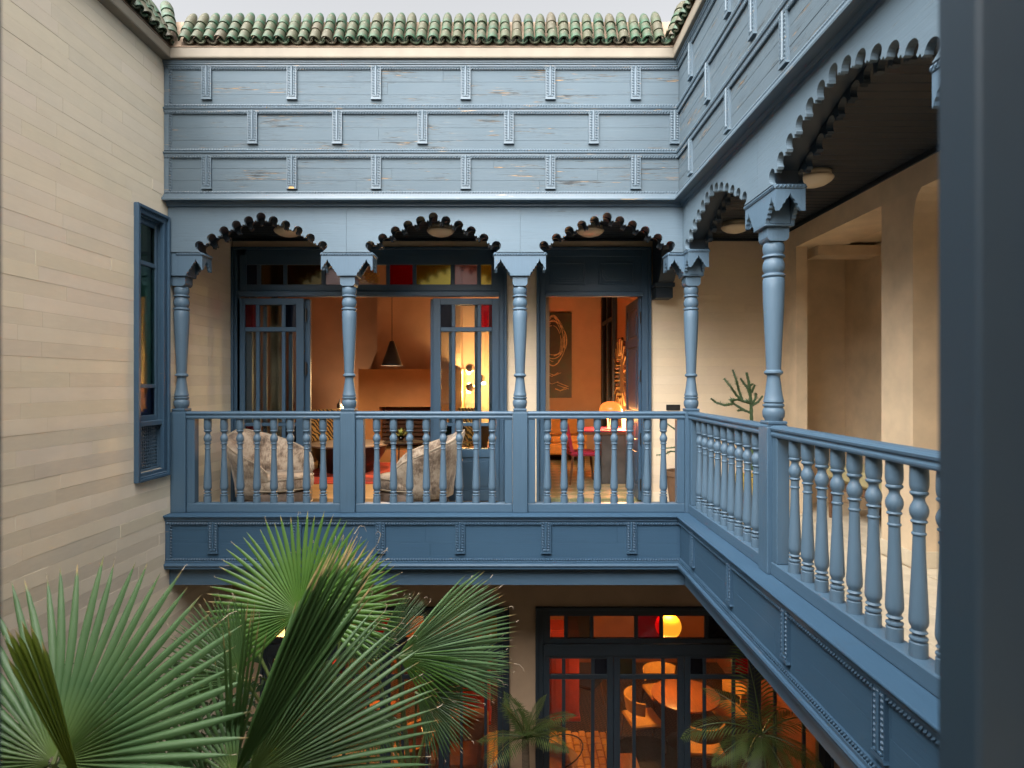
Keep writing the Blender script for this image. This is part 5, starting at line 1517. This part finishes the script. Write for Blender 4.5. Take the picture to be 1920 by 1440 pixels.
# feather palms standing in the courtyard before the ground floor doors
M_feather = leafmat('feather palm leaf', (.035, .060, .018), (.075, .095, .028), tip=(.10, .09, .04), trans=.25)
def feather(label, base, specs, seed):
    t = thing('feather_palm', label, 'palm', (base[0], base[1], GROUND), 0, 'small feather palms of the courtyard')
    MB().tube([(base[0], base[1], GROUND), (base[0]+.02, base[1], (GROUND+base[2])/2), tuple(base)], [.06, .045, .04], 10).build('trunk', M_trunk, t, 'all', world=True)
    r = random.Random(seed)
    for (az, el, ln) in specs:
        a, e = R(az), R(el)
        d = Vector((math.cos(a)*math.cos(e), math.sin(a)*math.cos(e), math.sin(e)))
        pts = []; p = Vector(base); dd = d.copy(); ns = 14
        for i in range(ns+1):
            pts.append(p.copy()); p = p + dd*ln/ns; dd = (dd + GAMMA*.085*(ln/.7)).normalized()
        mb = MB(); mb.tube(pts, [.008*(1-.8*i/ns)+.0012 for i in range(ns+1)], 4); rad = [.3]*len(mb.v)
        for i in range(2, 2*ns+1):
            f_ = i/2; j = min(int(f_), ns-1); q = pts[j].lerp(pts[j+1], f_-j) if j < ns else pts[ns]
            tdir = (pts[min(j+1, ns)]-pts[max(j-1, 0)]).normalized()
            s_ = tdir.cross(Vector((0, 0, 1)));  s_ = s_.normalized() if s_.length > .05 else Vector((1, 0, 0))
            up = s_.cross(tdir)
            L_ = ln*.34*math.sin(math.pi*min(1, (f_/ns)*.86+.14))*r.uniform(.85, 1.1)
            for sg in (-1, 1):
                dl_ = (s_*sg*.80 + tdir*.55 + up*.12 + GAMMA*.18).normalized()
                wv_ = dl_.cross(up).normalized()*.0075
                b0 = len(mb.v)
                e1 = q + dl_*L_*.5 + wv_; e2 = q + dl_*L_*.5 - wv_; e3 = q + dl_*L_ + GAMMA*L_*.18
                mb.v += [tuple(q), tuple(e1), tuple(e3), tuple(e2)]; rad += [.1, .5, 1, .5]
                mb.f.append((b0, b0+1, b0+2, b0+3))
        mb.attr = rad
        mb.build('frond', M_feather, t, 'all', world=True)
r8 = random.Random(8)
feather('dark feather palm in front of the tan wall strip between the glazed doors', P3(985, 1385, 6.5), [(r8.uniform(0, 30)+i*33, r8.uniform(15, 75), r8.uniform(.50, .68)) for i in range(12)], 3)
feather('olive feather palm below the right gallery in front of the glazed doors', P3(1428, 1378, 6.0), [(170, 28, .85), (195, 5, .62), (255, -18, .62), (285, -10, .66), (320, 15, .60), (10, 35, .85), (45, 30, .7), (100, 78, .95), (140, 50, .7), (235, 30, .62), (340, -5, .75), (215, -20, .6)], 4)

# understorey shrub in the lower left
sh = thing('dark_shrub', 'dark small leaved shrub between the limestone wall and the fan palms', 'shrub', (X(330, 3.6), 3.6, GROUND))
mb = MB(); rad = []; r9 = random.Random(9)
for i in range(2600):
    c = Vector((X(330, 3.6) + r9.gauss(0, .42), 3.5 + r9.gauss(0, .30), Z(1330, 3.6) + r9.uniform(-.7, .18)*1.2 - .05))
    if c.x < WX + .1: continue
    a = Vector((r9.uniform(-1, 1), r9.uniform(-1, 1), r9.uniform(-.2, 1))).normalized(); b = a.cross(Vector((r9.uniform(-1, 1), r9.uniform(-1, 1), .3))).normalized()
    l = r9.uniform(.025, .055); b0 = len(mb.v)
    mb.v += [tuple(c-a*l), tuple(c+b*l*.42), tuple(c+a*l), tuple(c-b*l*.42)]; rad += [.2, .5, .6, .5]
    mb.f.append((b0, b0+1, b0+2, b0+3))
mb.attr = rad
M_shrub = leafmat('dark shrub leaf', (.018, .040, .018), (.035, .065, .026), trans=.2)
fo = mb.build('foliage', M_shrub, sh, world=True); fo['kind'] = 'stuff'
mb = MB()
for i in range(9):
    x, y = X(330, 3.6)+r9.uniform(-.4, .4), 3.55+r9.uniform(-.25, .25)
    mb.tube([(X(330, 3.6)+r9.uniform(-.1, .1), 3.6, GROUND), (x*.6+X(330, 3.6)*.4, y, -3.9), (x, y, Z(1330, 3.6)-.1)], [.025, .016, .006], 6)
mb.build('stem', M_trunk, sh, world=True)

# spiny cactus in a yellow pot on the right gallery
M_cact = plain('cactus skin', (.045, .085, .032), .6, .25, 12)
def cactus(name, label, y, k, o, lines, rad0, potcol, potx):
    t = thing(name, label, 'cactus', (potx, y, FLOOR))
    pot_h = .42
    MB().lathe([(.13, 0), (.16, .02), (.20, pot_h-.06), (.215, pot_h-.05), (.215, pot_h), (.19, pot_h), (.185, pot_h-.05), (.01, pot_h-.05)], potx, y, 28, FLOOR+.001).build('pot', potcol, t, True, world=True)
    MB().lathe([(.18, pot_h-.049), (.10, pot_h-.03), (.01, pot_h-.025)], potx, y, 20, FLOOR).build('soil', M_trunk, t, 'all', world=True)
    r = random.Random(3)
    for li, line in enumerate(lines):
        P = [Vector((X(o[0]+a*k, y) , y + (0 if li == 0 else r.uniform(-.05, .05)*(j > 0)), Z(o[1]+b*k, y))) for j, (a, b) in enumerate(line)]
        pts = []
        for j in range(len(P)-1):
            for q in range(5): pts.append(P[j].lerp(P[j+1], q/5))
        pts.append(P[-1])
        rr = rad0*(1.0 if li == 0 else .72)
        mb = MB()
        mb.tube(pts, [rr*(1-.35*i/len(pts))*(1.12 if i % 2 else .92) for i in range(len(pts))], 7)
        for i in range(1, len(pts)):
            for s_ in range(6):
                d = (pts[i]-pts[i-1]).normalized(); a_ = Vector((r.uniform(-1, 1), r.uniform(-1, 1), r.uniform(-.3, .6)))
                a_ = (a_ - d*a_.dot(d)).normalized(); w2 = d.cross(a_)*.003
                b = pts[i-1].lerp(pts[i], r.random()); l = rr*.9 + r.uniform(.006, .02)
                mb.add([b+w2*1.6, b-w2*1.6, b+a_*l*1.25+d*.008], [(0, 1, 2)])
        mb.build('branch', M_cact, t, True, world=True)
M_pot = plain('yellow glazed pot', (.42, .30, .06), .3, .15, 6)
cactus('cactus', 'spiny branching cactus in a yellow pot behind the right balustrade', 6.6, .2917, (1240, 640),
       [[(590, 830), (585, 690), (580, 515), (577, 400), (570, 330), (562, 260), (548, 200)], [(577, 400), (500, 375), (440, 380)], [(575, 460), (530, 440), (485, 445)], [(545, 450), (470, 400), (445, 370)], [(465, 400), (400, 410), (360, 395), (325, 368)],
        [(525, 385), (485, 345), (440, 290), (412, 240)], [(520, 380), (505, 310), (478, 250), (465, 185)], [(573, 350), (550, 300), (535, 270), (520, 240)], [(578, 330), (592, 280)], [(577, 410), (600, 370), (612, 335)], [(578, 415), (615, 390), (640, 350)], [(565, 395), (540, 380)], [(560, 290), (590, 275)]],
       .020, M_pot, X(1240+588*.2917, 6.6))
M_pot2 = plain('brown clay pot', (.16, .09, .05), .7, .2, 6)
cactus('cactus', 'thin armed cactus low on the wall beside the corner column', 6.95, 1.0, (0, 0),
       [[(1283, 925), (1281, 880), (1279, 830), (1276, 800)], [(1278, 815), (1262, 803), (1250, 794)], [(1280, 842), (1264, 838), (1247, 841)], [(1281, 848), (1258, 847), (1246, 852), (1232, 854)]],
       .014, M_pot2, X(1283, 6.95))
# ------------------------------------------------------------------ near window frame the view is taken through
nf = thing('window_post', 'dark blue out of focus post of the opening at the right edge', 'post', (.48, .62, FLOOR))
MB().box(.4575, .5435, .60, .66, FLOOR, 1.6, .004).build('post', M_near, nf, world=True)
MB().box(.5445, .66, .58, .68, FLOOR, 1.6, .004).build('jamb', M_near, nf, world=True)
nf2 = thing('window_post', 'dark blue out of focus strip along the left edge', 'post', (-.55, .62, FLOOR))
MB().box(-.65, -.548, .60, .66, FLOOR, 1.6, .004).build('post', M_near, nf2, world=True)
